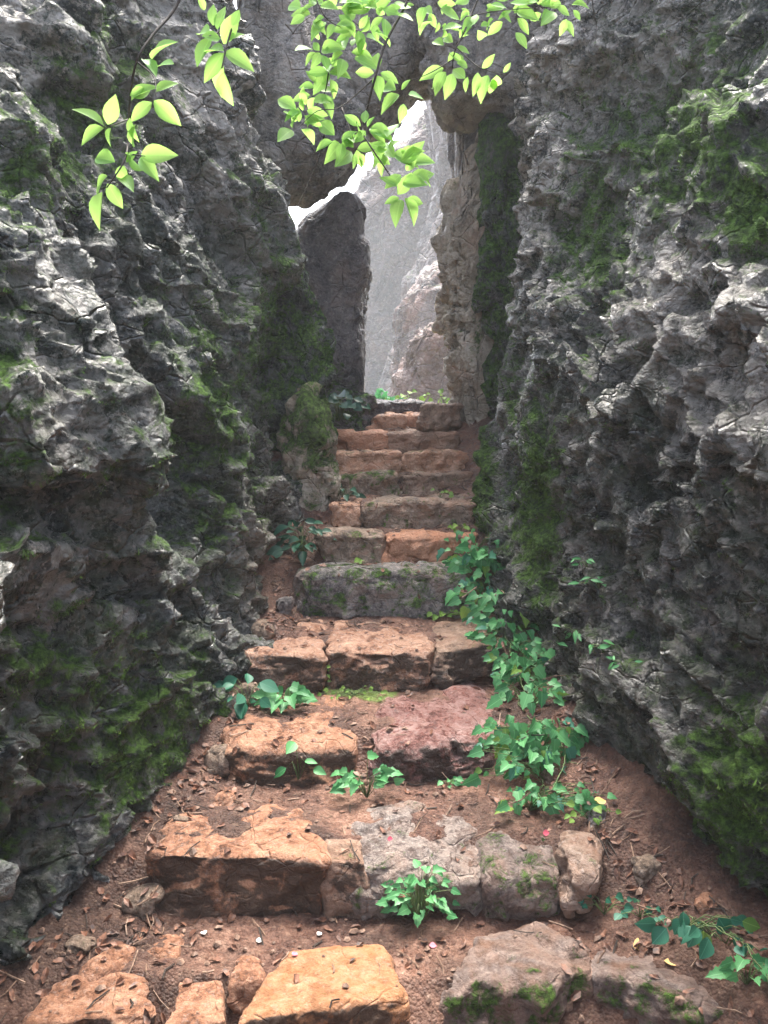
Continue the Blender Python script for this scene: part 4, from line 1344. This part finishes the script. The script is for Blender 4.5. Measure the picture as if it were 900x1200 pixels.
def where_edges():
    y = rnd.uniform(1.9, 4.6)
    if rnd.random() < 0.6:
        return -np.interp(y, [2, 3, 4.5], [0.85, 0.68, 0.5]) + rnd.gauss(0, 0.12), y
    return np.interp(y, [2, 3, 4.5], [0.85, 0.68, 0.52]) + rnd.gauss(0, 0.12), y


dg.update()
litter('dead_leaves', 1700, mk_leaf, M['dead'], lambda: where_edges() if rnd.random() < 0.55 else where_path(), 'dead brown leaves scattered over the path')
litter('twigs', 420, mk_twig, M['straw'], lambda: where_edges() if rnd.random() < 0.4 else where_path(), 'short dry twigs scattered over the path')
litter('dark_twigs', 260, mk_twig, M['twig'], lambda: where_edges() if rnd.random() < 0.4 else where_path(), 'dark broken twigs scattered over the path')
litter('pebbles', 900, mk_pebble, M['pebble'], where_path, 'small pebbles and chips in the soil')


def single(name, label, cat, px, py, size, mat, wr=0.7, face=(0, -0.3, 1), ang=0.0, group=None):
    loc, nor = hit(px, py)
    me = leaf_mesh(name, size, size * wr, 'ovate', 0.15, 0.12)
    me.materials.append(M[mat])
    o = bpy.data.objects.new(name, me); col.objects.link(o)
    o.matrix_world = Matrix.Translation(loc + Vector((0, 0, 0.006))) @ orient((math.cos(ang), math.sin(ang), 0), face).to_4x4()
    return tag(o, label, cat, group)


single('fallen_leaf', 'yellow fallen leaf on the soil right of the lowest step', 'leaf', 742, 1112, 0.06, 'yleaf', 0.8, ang=0.2)
single('fallen_leaf', 'small pale brown fallen leaf under the lowest part of the vine', 'leaf', 697, 942, 0.045, 'yleaf', 0.8, ang=0.4)
single('fallen_leaf', 'dull orange fallen leaf just below the yellow one', 'leaf', 778, 1128, 0.045, 'yleaf', 0.5, ang=-0.3)
single('fallen_petal', 'pink petal on the soil above the golden slab', 'petal', 503, 1110, 0.022, 'petal', 0.9)
single('fallen_petal', 'red petal at the right end of the mossy second step rocks', 'petal', 636, 978, 0.022, 'petal', 0.9, face=(0, -1, 0.6))
single('fallen_petal', 'red petal at the left end of the grey second step rock', 'petal', 454, 985, 0.018, 'petal', 0.9, face=(0, -1, 0.6))
single('fallen_petal', 'rosy petal near the small stone beside the golden slab', 'petal', 343, 1122, 0.02, 'petal', 0.9, ang=1)
single('fallen_blossom', 'white blossom scrap beside a dark leaf above the golden slab', 'petal', 300, 1104, 0.02, 'white', 0.8)
single('fallen_blossom', 'white blossom scraps in the litter below the orange block', 'petal', 240, 1097, 0.024, 'white', 0.8, ang=2)
single('fallen_blossom', 'small white blossom scrap right of the middle of the soil tread', 'petal', 372, 1098, 0.02, 'white', 0.8, ang=1)

# ------------------------------------------------------------------ mist
hx = bpy.data.meshes.new('haze')
x0, x1, y0, y1, z0, z1 = -46, 46, -16, 66, -1.6, 9.5
hx.from_pydata([(x0, y0, z0), (x1, y0, z0), (x1, y1, z0), (x0, y1, z0), (x0, y0, z1), (x1, y0, z1), (x1, y1, z1), (x0, y1, z1)], [],
               [(0, 3, 2, 1), (4, 5, 6, 7), (0, 1, 5, 4), (1, 2, 6, 5), (2, 3, 7, 6), (3, 0, 4, 7)])
hm = bpy.data.materials.new('mist')
t, out = nodes(hm)
pv = t.nodes.new('ShaderNodeVolumePrincipled')
pv.inputs['Color'].default_value = (0.92, 0.96, 1.0, 1)
pv.inputs['Density'].default_value = HAZE
pv.inputs['Anisotropy'].default_value = 0.2
t.links.new(pv.outputs[0], out.inputs['Volume'])
tag(link('haze', hx, hm, smooth=False), 'pale mist filling the gully and thickening beyond the gap', kind='stuff')


# ------------------------------------------------------------------ grass and shrubs in the open beyond the gap
def grass_patch(name, label, n, xr, yr, h):
    V, F = [], []
    for i in range(n):
        x, y = rnd.uniform(*xr), rnd.uniform(*yr)
        z = float(ground_z(x, y))
        a = rnd.uniform(0, 6.28); w = 0.006 + 0.0006 * y
        hh = h * rnd.uniform(0.4, 1.2); bx, by = rnd.uniform(-0.5, 0.5) * hh, rnd.uniform(-0.5, 0.5) * hh
        k = len(V)
        V += [(x - w * math.cos(a), y - w * math.sin(a), z - 0.02), (x + w * math.cos(a), y + w * math.sin(a), z - 0.02),
              (x + bx * 0.4 + w * 0.6, y + by * 0.4, z + hh * 0.6), (x + bx * 0.4 - w * 0.6, y + by * 0.4, z + hh * 0.6), (x + bx, y + by, z + hh)]
        F += [(k, k + 1, k + 2, k + 3), (k + 3, k + 2, k + 4)]
    me = bpy.data.meshes.new(name); me.from_pydata(V, [], F); me.update()
    return tag(link(name, me, M['leaf_weed'], smooth=False), label, kind='stuff')


grass_patch('grass', 'pale grass growing beyond the gap', 5000, (-2.2, 1.6), (6.9, 14), 0.11)


def shrub(label, c, rx, rz, n):
    root = empty('shrub', c)
    tag(root, label, 'shrub', 'shrubs in the mist beyond the gap')
    V, F = [], []
    for i in range(n):
        u = Vector((rnd.gauss(0, 1), rnd.gauss(0, 1), rnd.gauss(0, 1))).normalized() * (0.45 + 0.55 * rnd.random() ** 0.5)
        lump = 1 + 0.35 * math.sin(u.x * 7 + c[0]) * math.cos(u.z * 6)
        p = Vector((u.x * rx * lump, u.y * rx * 0.7, rz + u.z * rz * lump))
        q = Euler((rnd.uniform(0, 6), rnd.uniform(0, 6), rnd.uniform(0, 6))).to_matrix()
        L = 0.05 * rnd.uniform(0.7, 1.4)
        k = len(V)
        for v in ((0, -L, 0), (L * 0.45, 0, 0.01), (0, L, 0), (-L * 0.45, 0, 0.01)):
            V.append(tuple(p + q @ Vector(v)))
        F.append((k, k + 1, k + 2, k + 3))
    me = bpy.data.meshes.new('foliage'); me.from_pydata(V, [], F); me.update()
    link('foliage', me, M['leaf_vine'], root, smooth=False)
    base = Vector(c)
    paths = [[(base + Vector((0, 0, -0.3)), 0.02), (base + Vector((rnd.uniform(-0.4, 0.4) * rx, rnd.uniform(-0.2, 0.2), rz)), 0.012), (base + Vector((rnd.uniform(-0.8, 0.8) * rx, 0, rz * 1.6)), 0.005)] for _ in range(6)]
    tube('stem', paths, M['twig'], root, 5)


shrub('pale green bush at the foot of the misty cliff', (-0.1, 9.5, 1.05), 0.28, 0.22, 1500)
shrub('low bush beside the pink brown crag', (0.75, 10.5, 1.02), 0.4, 0.16, 1500)


# ------------------------------------------------------------------ moss tufts standing on the mossy parts of the walls
def moss_tufts(wall, n, seed, label):
    me = wall.data
    N = len(me.vertices)
    co = np.empty(N * 3, np.float32); me.vertices.foreach_get('co', co); co = co.reshape(-1, 3)
    no = np.empty(N * 3, np.float32); me.vertices.foreach_get('normal', no); no = no.reshape(-1, 3)
    mo = np.empty(N, np.float32); me.attributes['moss'].data.foreach_get('value', mo)
    w = np.clip(mo + 0.35 * no[:, 2] + 0.9 * fbm(co * 8, 3, seed) - 0.42, 0, 1)
    w[(co[:, 1] < 1.2)] = 0
    rng = np.random.default_rng(seed)
    pick = rng.choice(N, n, p=w / w.sum())
    P, Q = co[pick], no[pick]
    V, F = [], []
    for b_ in range(3):
        d = Q * rng.uniform(0.5, 1.0, (n, 1)) + rng.normal(0, 0.55, (n, 3)) + np.array([0, 0, 0.25])
        L = rng.uniform(0.005, 0.014, (n, 1))
        side_ = np.cross(d, rng.normal(0, 1, (n, 3))); side_ /= np.linalg.norm(side_, axis=1, keepdims=True) + 1e-6
        o = rng.normal(0, 0.004, (n, 3))
        a, b2, c = P + o - side_ * 0.0016 - Q * 0.002, P + o + side_ * 0.0016 - Q * 0.002, P + o + d * L
        k = len(V) * n
        V.append(np.stack([a, b2, c], 1).reshape(-1, 3))
    VV = np.concatenate(V)
    FF = np.arange(len(VV)).reshape(-1, 3)
    o = link('moss', np_mesh('moss', VV, FF), M['moss'], smooth=False)
    tag(o, label, kind='stuff')


M['moss'] = plain_mat('moss', (0.03, 0.07, 0.012), (0.13, 0.23, 0.035), 0.9, 20)
moss_tufts(lw, 26000, 11, 'short moss growing on the ledges of the left wall')
moss_tufts(rw, 30000, 12, 'short moss growing in patches on the right wall')
